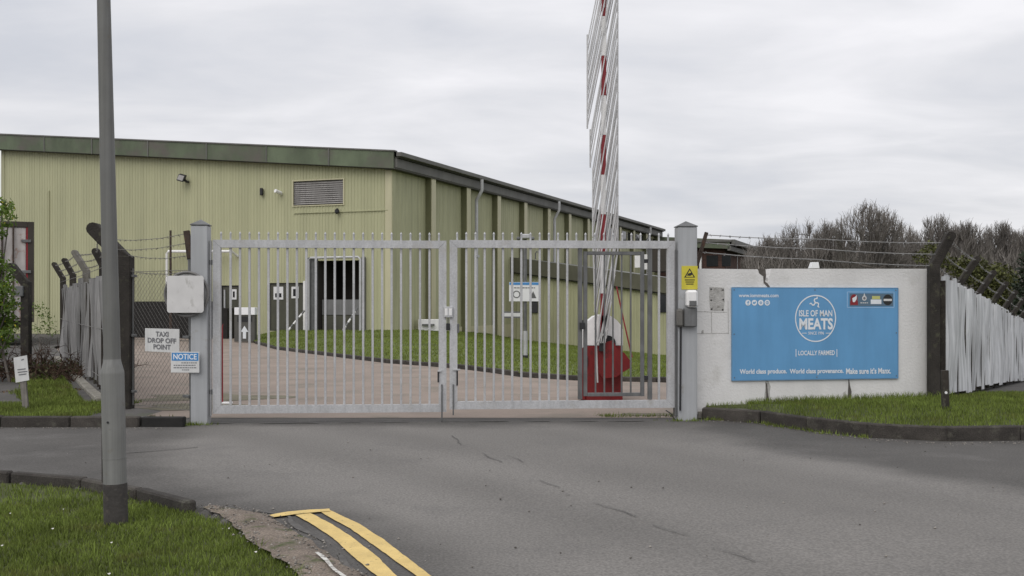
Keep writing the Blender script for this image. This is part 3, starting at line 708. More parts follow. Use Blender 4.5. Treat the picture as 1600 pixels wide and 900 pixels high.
# ------------------------------------------------------------------ lawn in front of the building
def wz(plane, s, z, off=.05): return plane.pt(s, z, off)
Bp = [wz(FA, FA.s_(392), .05, .3), wz(FA, FA.s_(440), .4), wz(FA, FA.s_(520), .42), wz(FA, FLEN, .44), wz(SW, 3.4, .4), wz(SW, 7, .22, .1), wz(SW, 11, .02, .1), wz(AX, .3, -.42), wz(AX, 8.6, -1.18), wz(AX, 12, -1.3), Vector((18, 56, -1.5)), Vector((23, 52, -1.9))]
kerb('lawn_kerb', [Vector((p.x, p.y, 0)) for p in Kp], .14, -.1, .1, 1, M_kerb, step=1.0)
KK = []; BB = []
for i in range(len(Kp) - 1):
    for t in range(6): KK.append(Kp[i].lerp(Kp[i + 1], t / 6)); BB.append(Bp[i].lerp(Bp[i + 1], t / 6))
KK.append(Kp[-1]); BB.append(Bp[-1]); rows = []
for p, q in zip(KK, BB):
    d = (q - p); d.z = 0; d.normalize(); p = p + d * .1; p.z = .08
    rows.append([p.lerp(q, j / 12) + Vector((0, 0, .08 * noise.noise(p.lerp(q, j / 12) * .4) * math.sin(math.pi * j / 12))) for j in range(13)])
lawn_rows = rows
mb = MB(); mb.grid(rows); part('lawn_ground', mb, mat('lawn_turf', (.10, .125, .03), .25, 1.2, .9, bump=.6, bscale=30), kind='structure', smooth=True)

# ------------------------------------------------------------------ grass blades
def blades(name, pts, h, wd, m, label, seg=2, lean=.5):
    pts = np.asarray(pts, np.float32); n = len(pts)
    hh = h * rng.uniform(.45, 1.25, n); ww = wd * rng.uniform(.6, 1.3, n); a = rng.uniform(0, 2 * np.pi, n); la = rng.uniform(0, 2 * np.pi, n); ll = hh * lean * rng.uniform(.2, 1.3, n)
    sx, sy = np.cos(a) * ww / 2, np.sin(a) * ww / 2; lx, ly = np.cos(la) * ll, np.sin(la) * ll
    z0 = np.zeros(n)
    b0 = pts + np.stack([sx, sy, z0], 1); b1 = pts - np.stack([sx, sy, z0], 1)
    tp = pts + np.stack([lx, ly, hh], 1)
    tn = rng.uniform(0, 1, n)
    if seg == 1:
        V = np.stack([b0, b1, tp], 1).reshape(-1, 3); T = np.arange(3 * n).reshape(-1, 3); tn = np.repeat(tn, 3)
    else:
        mid = pts + np.stack([lx * .3, ly * .3, hh * .6], 1); m0 = mid + np.stack([sx, sy, z0], 1) * .7; m1 = mid - np.stack([sx, sy, z0], 1) * .7
        V = np.stack([b0, b1, m0, m1, tp], 1).reshape(-1, 3); o = np.arange(n)[:, None] * 5
        T = np.concatenate([o + np.array([[0, 1, 3]]), o + np.array([[0, 3, 2]]), o + np.array([[2, 3, 4]])], 0); tn = np.repeat(tn, 5)
    return npmesh(name, V, T, m, None, label, 'grass', 'stuff', tn)
def scatter_rows(rows, n):
    R_ = np.array([[tuple(p) for p in r] for r in rows], np.float32); a, b = R_.shape[:2]
    A = np.linalg.norm(np.cross(R_[1:, :-1] - R_[:-1, :-1], R_[:-1, 1:] - R_[:-1, :-1]), axis=2); pr = (A / A.sum()).ravel()
    k = rng.choice(len(pr), n, p=pr); i, j = k // (b - 1), k % (b - 1); u, v = rng.random(n)[:, None], rng.random(n)[:, None]
    return (R_[i, j] * (1 - u) + R_[i + 1, j] * u) * (1 - v) + (R_[i, j + 1] * (1 - u) + R_[i + 1, j + 1] * u) * v
# verge
vp = [Vector((p.x, p.y)) for p in verge_edge] + [Vector((-.2, 3)), Vector((-7, 3)), Vector((-7, 9.6))]
pts = []
lampxy = Vector((-2.94, 8.08))
while len(pts) < 110000:
    x, y = random.uniform(-6.3, -.3), random.uniform(4.6, 9.8)
    dd = sdist(vp, x, y)
    if dd < -.03 + .05 * noise.noise(Vector((x * 4, y * 4, 7))): continue
    nz_ = noise.noise(Vector((x * 1.7, y * 1.7, 0))) + .6 * noise.noise(Vector((x * 5, y * 5, 3)))
    bare = smooth((y - 8.55 + .5 * nz_) / .5) * (1 if x < -3.0 else 0)
    if random.random() < .72 * bare or nz_ < -.75 + .3 * random.random(): continue
    pts.append((x, y, -.04))
blades('grass', pts, .042, .0075, M_grass, 'short green grass on the verge around the lamp post')
# longer tufts
pts = []
for k in range(230):
    x, y = random.uniform(-6, -1.0), random.uniform(5, 9.5)
    if sdist(vp, x, y) < .03: continue
    for j in range(14): pts.append((x + random.gauss(0, .03), y + random.gauss(0, .03), -.04))
blades('tall_grass', pts, .10, .007, M_grass, 'scattered longer grass tufts on the near verge', lean=.7)
blades('grass', scatter_rows(bank_rows[:11], 70000), .055, .0085, M_grass, 'green grass on the bank in front of the white wall')
pts = [tuple(Vector(base[i]).lerp(Vector(base[i + 1]), random.random()) + Vector((0, -random.random() ** 2 * .25, -.02))) for i in [random.choice([1, 2, 3, 4, 5]) for k in range(2600)]]
blades('tall_grass', pts, .12, .008, M_grass, 'longer ragged grass along foot of the white wall', lean=.5)
strip = [[Vector((x, 14.27, .11)), Vector((x, 15.0, .12)), Vector((x, 16.3 + .5 * noise.noise(Vector((x * .6, 0, 0))), .11))] for x in np.linspace(-14, -5.6, 30)]
blades('grass', scatter_rows(strip, 42000), .06, .010, M_grass, 'green grass strip behind the left roadside kerb')
strip2 = [[FL.pt(s, .1, .45), FL.pt(s, .11, 1.3 + .5 * noise.noise(Vector((s, 3, 0))))] for s in np.linspace(6, FL.len - .4, 20)]
blades('grass', scatter_rows(strip2, 9000), .09, .012, M_grass, 'patchy grass beside the left fence edging')
blades('grass', scatter_rows(lawn_rows, 120000), .06, .03, M_lawn, 'mown green lawn in front of the factory building', seg=1)
# weeds at kerb foot
pts = []
for k in range(120):
    t = random.random() * .6; i = int(t * (len(kr) - 1)); p = kr[i].lerp(kr[i + 1], random.random()) + Vector((random.gauss(0, .03) - .02, -.06 + random.gauss(0, .03), 0))
    if p.x > 4.3: continue
    for j in range(10): pts.append((p.x + random.gauss(0, .04), p.y + random.gauss(0, .03), 0))
for k in range(60):
    x = random.uniform(1.2, 2.7); y = 15.35 + random.random() * .3
    for j in range(6): pts.append((x + random.gauss(0, .05), y + random.gauss(0, .02), 0))
for cx_w, cy_w, nw in ((-4.18, 14.42, 26), (2.36, 14.9, 22), (-4.5, 14.35, 30), (-5.3, 15.4, 40), (2.75, 15.02, 26), (-2.94, 7.98, 0)):
    for j in range(nw):
        x = cx_w + random.gauss(0, .16); y = cy_w - abs(random.gauss(0, .04))
        for i in range(5): pts.append((x + random.gauss(0, .025), y + random.gauss(0, .02), .0))
blades('weeds', pts, .05, .010, M_grass, 'small weeds growing at the foot of kerb and gate', seg=1)
# loose stones
def pebbles(name, pts, r0, r1, label):
    V = []; T = []; tn = []
    ico = [(1, 0, 0), (-1, 0, 0), (0, 1, 0), (0, -1, 0), (0, 0, 1), (0, 0, -1)]; fc = [(0, 2, 4), (2, 1, 4), (1, 3, 4), (3, 0, 4), (2, 0, 5), (1, 2, 5), (3, 1, 5), (0, 3, 5)]
    for p in pts:
        r = random.uniform(r0, r1); o = len(V); a = random.random() * 6; c, s = math.cos(a), math.sin(a); t = random.random()
        for q in ico:
            x, y, z = q[0] * r * random.uniform(.7, 1.4), q[1] * r * random.uniform(.6, 1), q[2] * r * .6; V.append((p[0] + x * c - y * s, p[1] + x * s + y * c, p[2] + z)); tn.append(t)
        T += [tuple(i + o for i in f) for f in fc]
    return npmesh(name, V, T, M_arm, None, label, 'stones', 'stuff', tn)
pts = []
for k in range(900):
    i = random.randrange(38); p = a_[i].lerp(b_[i], random.random()); pts.append((p.x + random.gauss(0, .05), p.y + random.gauss(0, .05), .012))
for k in range(90): p = G(random.uniform(100, 1590), random.uniform(690, 895)); pts.append((p.x, p.y, .004)) if sdist(vp, p.x, p.y) < -.1 else None
for k in range(300):
    i = random.randrange(8); p = kr[i].lerp(kr[i + 1], random.random()); pts.append((p.x, p.y - .08 - abs(random.gauss(0, .12)), .003))
for k in range(200): pts.append((random.uniform(-9, -4.5), 14.05 - abs(random.gauss(0, .06)), .003))
pebbles('loose_stones', pts, .004, .014, 'loose small stones and grit along the road edges')

# ================================================================== OBJECTS
# ------------------------------------------------------------------ lamp post
b0 = Vector((-2.94, 8.08, -.06)); tl = lambda z: Vector((b0.x - (z + .06) * .0235, b0.y, z))
lp = thing('lamp_post', 'tall grey steel lamp post with dark painted foot on grass verge', 'lamp post', b0)
mb = MB(); mb.tube([tl(-.06), tl(.27)], [.0865, .0865], 24); part('painted_foot', mb, M_lampd, lp, label='dark brown painted foot', smooth=True)
mb = MB(); mb.tube([tl(.27), tl(1.085)], [.084, .084], 24); ls = part('lower_shaft', mb, M_lamp2, lp, smooth=True)
mb = MB(); mb.tube([tl(1.085), tl(1.10), tl(1.17), tl(1.19)], [.084, .083, .0645, .062], 24); part('shoulder', mb, M_lamp2, lp, smooth=True)
mb = MB(); mb.tube([tl(1.19), tl(5.6)], [.0615, .040], 24); part('upper_shaft', mb, M_lamp, lp, smooth=True)
mb = MB(); c = tl(.5); mb.obox(c + Vector((-.079, .0, 0)), (.006, 0, 0), (0, .03, 0), (0, 0, .22), .002); part('access_door', mb, M_lampd, ls)
mb = MB(); c = tl(.73); mb.tube([c + Vector((-.012, -.083, 0)), c + Vector((-.012, -.09, 0))], .008, 8); part('lock', mb, M_blackp, ls)
mb = MB(); mb.tube([tl(.455), tl(.462)], [.0855, .0855], 24); part('weld_ring', mb, M_lamp2, ls)
mb = MB(); t = tl(5.6); mb.tube([t, t + Vector((0, 0, .2)), t + Vector((.15, 0, .35)), t + Vector((.5, 0, .42))], [.04, .035, .03, .03], 10); part('bracket', mb, M_lamp, lp, smooth=True)
mb = MB(); mb.obox(t + Vector((.75, 0, .43)), (.3, 0, .02), (0, .1, 0), (0, 0, .05), .03); part('lantern', mb, M_lamp, lp)

# ------------------------------------------------------------------ gate
GP = Plane(P(314, 0, 14.6), P(1071, 0, 15.1))
for x0, x1, yb, lab in ((301, 327, 662, 'left grey square gate post with pyramid cap beside mirror'), (1057, 1086, 656, 'right grey square gate post with pyramid cap beside white wall')):
    s0, s1 = GP.s_(x0), GP.s_(x1); zt = 2.645 if x0 < 500 else 2.66
    g = thing('gate_post', lab, 'gate post', GP.pt((s0 + s1) / 2, 0), 'gate posts')
    mb = MB(); GP.box(mb, s0, s1, -.15, zt, -.125, .125, .008); part('post', mb, M_post, g)
    c = GP.pt((s0 + s1) / 2, zt + .005); hx = (s1 - s0) / 2 + .008; d3 = Vector((GP.d.x, GP.d.y, 0)); n3 = Vector((GP.n.x, GP.n.y, 0))
    mb = MB(); ring = [c + d3 * hx * i + n3 * .133 * j for i, j in ((-1, -1), (1, -1), (1, 1), (-1, 1))]; up = Vector((0, 0, .012))
    mb.add(ring + [p + up for p in ring] + [c + Vector((0, 0, .085))], [(3, 2, 1, 0)] + [(i, (i + 1) % 4, 4 + (i + 1) % 4, 4 + i) for i in range(4)] + [(4 + i, 4 + (i + 1) % 4, 8) for i in range(4)])
    part('cap', mb, M_galvd, g)
    if x0 > 500:
        mb = MB(); GP.box(mb, s0 - .035, s0 - .004, .05, 2.35, -.06, .06, .004); part('hinge_strip', mb, M_galvd, g)
    else:
        mb = MB(); mb.tube([GP.pt(s1 + .022, .1, .02), GP.pt(s1 + .022, 2.45, .02)], .016, 8); part('hinge_rod', mb, M_galv, g, smooth=True)
def leaf(x0, x1, zb, zt, label, bars, skip=()):
    s0, s1 = GP.s_(x0), GP.s_(x1); g = thing('gate_leaf', label, 'gate', GP.pt((s0 + s1) / 2, 0), 'steel gate leaves'); wd = .105; hw = .04
    d3 = Vector((GP.d.x, GP.d.y, 0)); n3 = Vector((GP.n.x, GP.n.y, 0))
    def mitre(pts):
        mb = MB(); mb.prism([GP.pt(a, z, hw) for a, z in pts], n3 * (-2 * hw)); return mb
    e = .0015
    part('top_rail', mitre([(s0 + e, zt), (s1 - e, zt), (s1 - wd - e, zt - wd), (s0 + wd + e, zt - wd)]), M_galv, g)
    part('bottom_rail', mitre([(s0 + e, zb), (s1 - e, zb), (s1 - wd - e, zb + wd), (s0 + wd + e, zb + wd)]), M_galv, g)
    part('stile', mitre([(s0, zb + e), (s0, zt - e), (s0 + wd, zt - wd - e), (s0 + wd, zb + wd + e)]), M_galv, g)
    part('stile', mitre([(s1, zb + e), (s1, zt - e), (s1 - wd, zt - wd - e), (s1 - wd, zb + wd + e)]), M_galv, g)
    proto = spk = None
    for px in bars:
        a = GP.s_(px)
        if s0 + wd + .01 < a < s1 - wd - .01 and not any(u < px < v for u, v in skip):
            if proto is None:
                mb = MB(); GP.box(mb, a - .015, a + .015, zb + wd + .001, zt - wd - .001, -.015, .015, .003); proto = part('bar', mb, M_galv, g, org=GP.pt(a, zb + wd)); 
            else: clone(proto, g, GP.pt(a, zb + wd))
        if spk is None:
            mb = MB(); q = GP.pt(a, zt + .001); n = 8
            mb.tube([q, q + Vector((0, 0, .075)), q + Vector((0, 0, .085)), q + Vector((0, 0, .112))], [.013, .013, .017, .003], 8); spk = part('spike', mb, M_galv, g, smooth=True, org=q)
        else: clone(spk, g, GP.pt(a, zt + .001))
    return g
gl = leaf(333, 697.5, .130, 2.462, 'left leaf of grey steel bar gate with spiked top', [345.5 + 14.8 * k for k in range(24)])
gr = leaf(702.5, 1053.5, .165, 2.472, 'right leaf of grey steel bar gate holding a wicket door', [714.3 + 14.33 * k for k in range(24)], [(896, 1018)])
# wicket in the right leaf (part of the leaf)
def gbox(name, x0, x1, y0, y1, o0, o1, m, parent, bev=.004):
    mb = MB(); GP.pbox(mb, x0, x1, y0, y1, o0, o1, bev); return part(name, mb, m, parent)
for x in (904.5, 1013.5): gbox('wicket_post', x - 1.5, x + 5, 388.3, 624, -.03, .03, M_galvd, gr)
for n_, a in (('wicket_stile', (911.5, 917.5, 393, 619)), ('wicket_stile', (1000.5, 1006.5, 393, 619)), ('wicket_rail', (917.6, 1000.4, 393, 398.5)), ('wicket_rail', (917.6, 1000.4, 613.5, 619))): gbox(n_, *a, -.02, .02, M_galvd, gr)
for x in (930.5, 944.3, 957.7, 971.3, 985.5): gbox('wicket_bar', x - 1.2, x + 1.2, 398.6, 613.4, -.011, .011, M_galvd, gr, .002)
for y in (408, 590): gbox('wicket_hinge', 1006.5, 1012.3, y - 3, y + 3, -.02, .03, M_blackp, gr)
gbox('wicket_lock', 905, 913, 504, 514, .031, .07, M_blackp, gr)
# latch, padlock and drop bolts
gbox('latch_box', 693.5, 707.5, 479, 496, .041, .075, M_galv, gl, .006); gbox('latch_plate', 694.8, 699.3, 482, 493, .076, .082, M_hood, gl, .002); gbox('latch_plate', 701.3, 706, 482, 493, .076, .082, M_hood, gl, .002)
gbox('padlock', 697, 703, 505, 516, .042, .072, M_blackp, gl, .006); gbox('hasp', 699, 701, 496.3, 505, .05, .06, M_galvd, gl, .002)
gbox('latch_arm', 714, 717.5, 506, 520, -.02, .05, M_galvd, gr)
gbox('drop_bolt', 689.3, 691.6, 600, 658.5, .041, .06, M_galvd, gl, .003); gbox('drop_bolt', 707, 709.2, 600, 648, .041, .06, M_galvd, gr, .003)
gbox('bolt_handle', 683.5, 690, 578, 580.5, .042, .06, M_galv, gl, .002); gbox('bolt_handle', 683.5, 686, 580.6, 597, .042, .06, M_blackp, gl, .002)
gbox('bolt_handle', 707, 719, 576, 578.5, .042, .06, M_galv, gr, .002); gbox('bolt_handle', 713, 715.5, 578.6, 602, .042, .06, M_blackp, gr, .002)
for y in (410, 612): gbox('hinge', 328, 333, y - 4, y + 4, -.02, .035, M_galvd, gl); gbox('hinge', 1053.6, 1056.6, y - 4, y + 4, -.02, .035, M_galvd, gr)
# fittings on right post
sg = thing('warning_sign', 'yellow warning sign with hand symbol on right gate post', 'sign', GP.px(1074, 452, .13))
mb = MB(); GP.pbox(mb, 1061.5, 1086.5, 416, 452.5, .127, .133, .001); part('plate', mb, M_ywarn, sg)
GPo = .1345
def gpoly(pts, m, parent, name, off=GPo): mb = MB(); mb.add([GP.px(x, y, off) for x, y in pts], [tuple(range(len(pts)))]); return part(name, mb, m, parent)
gpoly([(1074, 419.5), (1082.5, 434), (1065.5, 434)][::-1], M_inkb, sg, 'triangle'); gpoly([(1074, 422.5), (1080, 433), (1068, 433)][::-1], M_ywarn, sg, 'triangle_fill', GPo + .001)
gpoly([(1069.5, 431), (1072, 427.5), (1076.5, 426.5), (1078, 429.5), (1075, 431.5)][::-1], M_inkb, sg, 'hand_symbol', GPo + .002)
for k, y in enumerate((437, 440.2, 443.4)): gpoly([(1066.5 + k, y), (1082 - k, y), (1082 - k, y + 1.5), (1066.5 + k, y + 1.5)][::-1], M_inkb, sg, 'text_line')
cb_ = thing('keypad_housing', 'white sensor over grey control box fixed to right gate post', 'control box', GP.px(1074, 510, .13))
mb = MB(); GP.pbox(mb, 1066.5, 1084, 453.5, 480, .126, .26, .03); part('sensor_hood', mb, M_hood, cb_)
mb = MB(); GP.pbox(mb, 1070, 1081, 470, 478, .261, .275, .005); part('lens', mb, M_galvd, cb_)
mb = MB(); GP.pbox(mb, 1064, 1083.5, 481, 510, .126, .22, .01); part('control_box', mb, M_galvd, cb_)
mb = MB(); GP.pbox(mb, 1053, 1063.8, 482, 511, .09, .21, .03); part('motor_cover', mb, mat('weathered_grey', (.12, .115, .105), .2, 8, .7, bump=.3), cb_)
mb = MB(); mb.tube([GP.px(1060, 511, .15), GP.px(1059.5, 570, .15), GP.px(1059, 640, .15)], .014, 6); part('cable', mb, M_blackp, cb_)
mb = MB(); mb.tube([GP.px(1040, 641, .02), GP.px(1046, 645, .08), GP.px(1052, 655, .1), GP.px(1058, 657.5, .14)], .008, 6); part('loose_cable', mb, M_blackp, label='loose black cable on ground under right gate hinge', cat='cable')

# ------------------------------------------------------------------ left fence
fz = .12
lf = thing('security_fence', 'grey sheeted security fence with cranked concrete posts left of gate', 'fence', FL.pt(FL.len, fz))
def cranked(parent, p, ztop_, tip, wd, m, name='fence_post', zb=.0):
    p = Vector(p); mb = MB(); mb.obox((p.x, p.y, (zb + ztop_) / 2), (wd / 2, 0, 0), (0, wd / 2, 0), (0, 0, (ztop_ - zb) / 2), .012)
    a = Vector((p.x, p.y, ztop_ - wd * .32)); b = Vector(tip)
    mb.bar(a, b, wd * .9, wd * .94, (0, 1, 0), .014)
    mb.tube([b + Vector((0, -wd * .44, 0)), b + Vector((0, wd * .44, 0))], wd * .46, 12)
    return part(name, mb, m, parent)
post = FL.pt(FL.len, 0)
cranked(lf, P(196, 630, 15.6), P(196, 400, 15.6).z, P(148, 358, 15.65), .20, M_conc)
fposts = [(162, 412, 150, 393, 19.2, M_conc), (135, 421, 117, 395, 23.0, M_conc2), (114, 428, 101, 407, 26.6, M_conc), (98.5, 433, 85, 413, 30.2, M_conc)]
for x, yb, xt, yt, Y, m in fposts: cranked(lf, P(x, 500, Y), P(x, yb, Y).z, P(xt, yt, Y), .13, m)
# draped sheeting, one strip after another
k = 0; s = .1
while s < FL.len - .3:
    wd = random.uniform(.75, 1.05); zt = 2.05 + .06 * math.sin(k * 1.7) + random.uniform(-.05, .05); zb = .2 + random.uniform(-.03, .06); nn = 13; rows = []
    ph = random.random() * 6; tl_ = random.uniform(-.10, .10); sag = random.uniform(.0, .06)
    for z_i in range(8):
        v = z_i / 7; row = []
        for i in range(nn):
            u = i / (nn - 1); o = .06 + .035 * math.sin(u * 12 + ph + v * 1.4) + .02 * math.sin(u * 27 + ph * 2 + v * 3) + .03 * math.sin(v * 5 + ph)
            row.append(FL.pt(s + u * wd * .985 + tl_ * (v - .5) * .5, zb + (zt - zb - sag * math.sin(math.pi * u)) * v, o))
        rows.append(row)
    mb = MB(); mb.grid(rows); part('sheet', mb, M_sheetg, lf, smooth=True)
    mb = MB(); mb.bar(FL.pt(s, .15, .02), FL.pt(s + tl_ * .5, zt + random.uniform(-.1, .02), .02), .04, .10, (FL.d.x, FL.d.y, 0)); part('seam_shade', mb, M_wood_shade, lf); s += wd; k += 1  # dark strip at each seam, standing in for the shaded fold
for k, z in enumerate((2.2, 1.2, .4)):
    mb = MB(); mb.tube([FL.pt(0, z, .1), FL.pt(FL.len * .5, z - .02, .1), FL.pt(FL.len, z, .1)], .006, 4); part('straining_wire', mb, M_wire, lf)
def barbed(pts, r=.0042, sag=.03, barb=.11):
    mb = MB()
    for a, b in zip(pts, pts[1:]):
        a, b = Vector(a), Vector(b); Lw = (b - a).length; n = max(3, int(Lw / .5)); q = []
        for i in range(n + 1): t = i / n; q.append(a.lerp(b, t) + Vector((0, 0, -sag * 4 * t * (1 - t) + .006 * math.sin(t * 40))))
        mb.tube(q, r, 4)
        for i in range(int(Lw / barb)):
            t = (i + .5) * barb / Lw; c = a.lerp(b, t) + Vector((0, 0, -sag * 4 * t * (1 - t)))
            for j in range(2):
                d = Vector((random.uniform(-1, 1), random.uniform(-1, 1), random.uniform(-1, 1))).normalized() * .022; mb.tube([c - d, c + d], r * .7, 3)
    return mb
tips = [P(150, 362, 15.65)] + [P(xt, yt, Y) for x, yb, xt, yt, Y, m in fposts]; bends = [P(196, 402, 15.6)] + [P(x, yb, Y) for x, yb, xt, yt, Y, m in fposts]
for f in (0.1, .5, .92): part('barbed_wire', barbed([b.lerp(t, f) for b, t in zip(bends, tips)]), M_wire, lf)
# chain-link bay beside the gate, with its steel end post
CL = Plane(P(207, 0, 15.6), P(298, 0, 14.72)); cz0, cz1 = .16, 2.06
cs0, cs1 = 0.03, CL.len - .02
mb = MB(); pit = .062
def clip_diag(sg):
    c = -(cz1 - cz0)
    while c < (cs1 - cs0):
        # line s = c + (z-cz0)  (sg=1)  or mirrored
        t0 = max(0, -c); t1 = min(cz1 - cz0, cs1 - cs0 - c)
        if t1 - t0 > .01:
            a0, a1 = c + t0, c + t1
            if sg < 0: a0, a1 = (cs1 - cs0) - a0, (cs1 - cs0) - a1
            mb.tube([CL.pt(cs0 + a0, cz0 + t0, .002 * sg), CL.pt(cs0 + a1, cz0 + t1, -.002 * sg)], .0021, 3, False)
        c += pit * 1.414
clip_diag(1); clip_diag(-1)
part('chain_link', mb, M_wire, lf, kind='stuff')
for z in (cz0, 1.1, cz1):
    mb = MB(); mb.tube([CL.pt(cs0, z, .004), CL.pt(cs1, z, .004)], .004, 4); part('straining_wire', mb, M_wire, lf)
mb = MB(); mb.tube([CL.pt(.03, cz0, .01), CL.pt(.03, cz1 + .05, .01)], .012, 6); part('stretcher_bar', mb, M_galvd, lf)
for z in (.35, 1.15, 2.0):
    for s in (.02, CL.len - .05):
        mb = MB(); CL.box(mb, s - .07, s + .07, z - .018, z + .018, -.02, .05, .004); part('clamp', mb, M_galvd, lf)
ep = CL.pt(CL.len, 0, -.02); mb = MB(); mb.tube([ep, P(297, 404, 14.72)], .032, 8); mb.bar(P(297.2, 406, 14.72), P(291.5, 361, 14.72), .075, .05, (1, 0, 0), .004)
part('end_post', mb, M_galvd, lf)
mb = MB(); mb.bar(P(297.4, 404, 14.70), P(291.5, 360.5, 14.70), .078, .055, (1, 0, 0), .004); part('iron_arm', mb, M_rust, lf)
for ya, yb in ((362, 365), (377, 380), (397, 400), (421, 425)):
    part('barbed_wire', barbed([P(196 if ya > 390 else 168, ya + 12 if ya < 390 else ya + 1, 15.6), P(294, yb, 14.72)], sag=.05), M_wire, lf)
# detached old post further left
op = thing('cranked_post', 'single cranked concrete post standing beside the flowering bush', 'fence post', P(41, 560, 25) - Vector((0, 0, P(41, 560, 25).z - .1)))
x_ = P(41, 440, 25); cranked(op, x_, x_.z, P(19, 417, 25), .19, M_conc, 'post', .0)
mb = MB(); c = P(31, 455, 24.9); mb.obox(c, (.09, 0, 0), (0, .05, 0), (0, 0, .12), .01); part('junction_box', mb, M_galvd, op)

# mirror and signs at the left of the gate
mr = thing('traffic_mirror', 'round grey-rimmed traffic mirror mounted beside left gate post', 'mirror', P(293, 497, 14.5))
MPn = Plane(P(200, 0, 14.46), P(400, 0, 14.40)); c_s, c_z = MPn.s_(292), MPn.z_(292, 459.5); rr = .29
mb = MB(); disc(mb, MPn, c_s, c_z, rr, 0, 40, th=.03); part('mirror_back', mb, M_galvd, mr)
mb = MB(); n = 40; ringv = []
mb = MB(); mb.tube([MPn.pt(c_s + rr * math.cos(a), c_z + rr * math.sin(a), .012) for a in [k * math.tau / 48 for k in range(49)]], .018, 8, False); part('rim', mb, mat('mirror_rim', (.16, .155, .15), .15, 8, .6), mr, smooth=True)
rows = []
for j in range(7):
    r_ = rr * .97 * j / 6; rows.append([MPn.pt(c_s + r_ * math.cos(a), c_z + r_ * math.sin(a), .004 + .05 * (1 - (j / 6) ** 2)) for a in [k * math.tau / 36 for k in range(37)]])
mb = MB(); mb.grid(rows); part('mirror_face', mb, mat('mirror_glass', (.24, .24, .235), .1, 5, .5, .2, spot=(.14, .14, .13), sp_scale=6), mr, smooth=True)
mb = MB(); mb.tube([MPn.pt(c_s + .03, c_z + .02, -.03), MPn.pt(c_s + .05, c_z + .02, -.2)], .02, 6); part('bracket', mb, M_galvd, mr)
def rrect(plane, s0, s1, z0, z1, r, off, th, n=6):
    pts = []
    for cx_, cz_, a0 in ((s1 - r, z1 - r, 0), (s0 + r, z1 - r, 90), (s0 + r, z0 + r, 180), (s1 - r, z0 + r, 270)):
        for k in range(n + 1): a = R(a0 + 90 * k / n); pts.append(plane.pt(cx_ + r * math.cos(a), cz_ + r * math.sin(a), off))
    mb = MB(); mb.prism(pts, Vector((plane.n.x, plane.n.y, 0)) * -th); return mb
part('blank_sign', rrect(MPn, MPn.s_(264), MPn.s_(321), MPn.z_(292, 488.5), MPn.z_(292, 431), .035, .075, .008), M_plated, None, 'blank weathered white square sign covering the round mirror', 'sign')
def sign(name, label, plane, x0, x1, y0, y1, off, m, th=.006, bev=.0015):
    t = thing(name, label, 'sign', plane.px((x0 + x1) / 2, y1, off)); mb = MB(); plane.pbox(mb, x0, x1, y0, y1, off - th, off, bev); part('plate', mb, m, t); return t
def letter(parent, plane, txt, x0, x1, y0, y1, off, m, bold=.012):
    xm = (x0 + x1) / 2; return part('lettering', text_mb(txt, plane, plane.s_(x0), plane.s_(x1), plane.z_(xm, y1), plane.z_(xm, y0), off, bold), m, parent)
TX = CL                                            # wired flat on the front of the mesh
ts = sign('taxi_sign', 'white TAXI DROP OFF POINT sign wired to the chain-link', TX, 229.5, 283, 513.5, 550, .03, M_plate)
letter(ts, TX, 'TAXI', 246.5, 266.5, 518, 526, .034, M_grey_ink, .03); letter(ts, TX, 'DROP OFF', 234, 278.5, 528, 536, .034, M_grey_ink, .03); letter(ts, TX, 'POINT', 243, 270, 538, 546, .034, M_grey_ink, .03)
NX = Plane(P(266, 0, 14.5), P(315, 0, 14.44))
ns = sign('notice_sign', 'white sign with blue NOTICE header hanging on left gate post', NX, 268.5, 312.8, 549.5, 582, .03, M_plate)
mb = MB(); NX.pbox(mb, 270, 311.5, 551, 563.5, .0305, .032); part('header', mb, M_blue_ink, ns)
letter(ns, NX, 'NOTICE', 272.5, 309, 552.8, 561.5, .0335, M_ink, .02)
def greek(parent, plane, x0, x1, y, h, off, m):
    x = x0; mb = MB()
    while x < x1:
        wv = random.uniform(1.6, 4.2); plane.pbox(mb, x, min(x1, x + wv), y, y + h, off - .001, off); x += wv + .9
    part('text_line', mb, m, parent)
for y, x0, x1 in ((566, 285, 309), (569.8, 273, 307), (573.6, 273, 309), (577, 286, 297)): greek(ns, NX, x0, x1, y, 1.5, .032, M_grey_ink)
# little sign on a stake
st = thing('stake_sign', 'small tilted white notice on grey wooden stake in left grass', 'sign', G(40, 640, .12)); yy = G(40, 640, .12).y
mb = MB(); mb.bar(P(41, 645, yy), P(33, 560, yy), .085, .04, (1, 0, 0), .006); part('stake', mb, mat('weathered_timber', (.2, .185, .165), .2, 8, .9, streak=.3, sscale=(30, 30, 2)), st)
mb = MB(); q = [P(21, 559, yy - .03), P(42, 555, yy - .03), P(45.5, 594, yy - .03), P(24.5, 598, yy - .03)]; mb.prism(q, (0, .008, 0)); part('plate', mb, M_plate, st)
for (x, y, w_) in ((27, 577, 13), (27.6, 581, 15), (29, 585, 12), (33, 562, 4)):
    mb = MB(); mb.add([P(x, y, yy - .033), P(x + w_, y - 1.6, yy - .033), P(x + w_ + .2, y, yy - .033), P(x + .2, y + 1.6, yy - .033)][::-1], [(0, 1, 2, 3)]); part('text_line', mb, M_grey_ink, st)

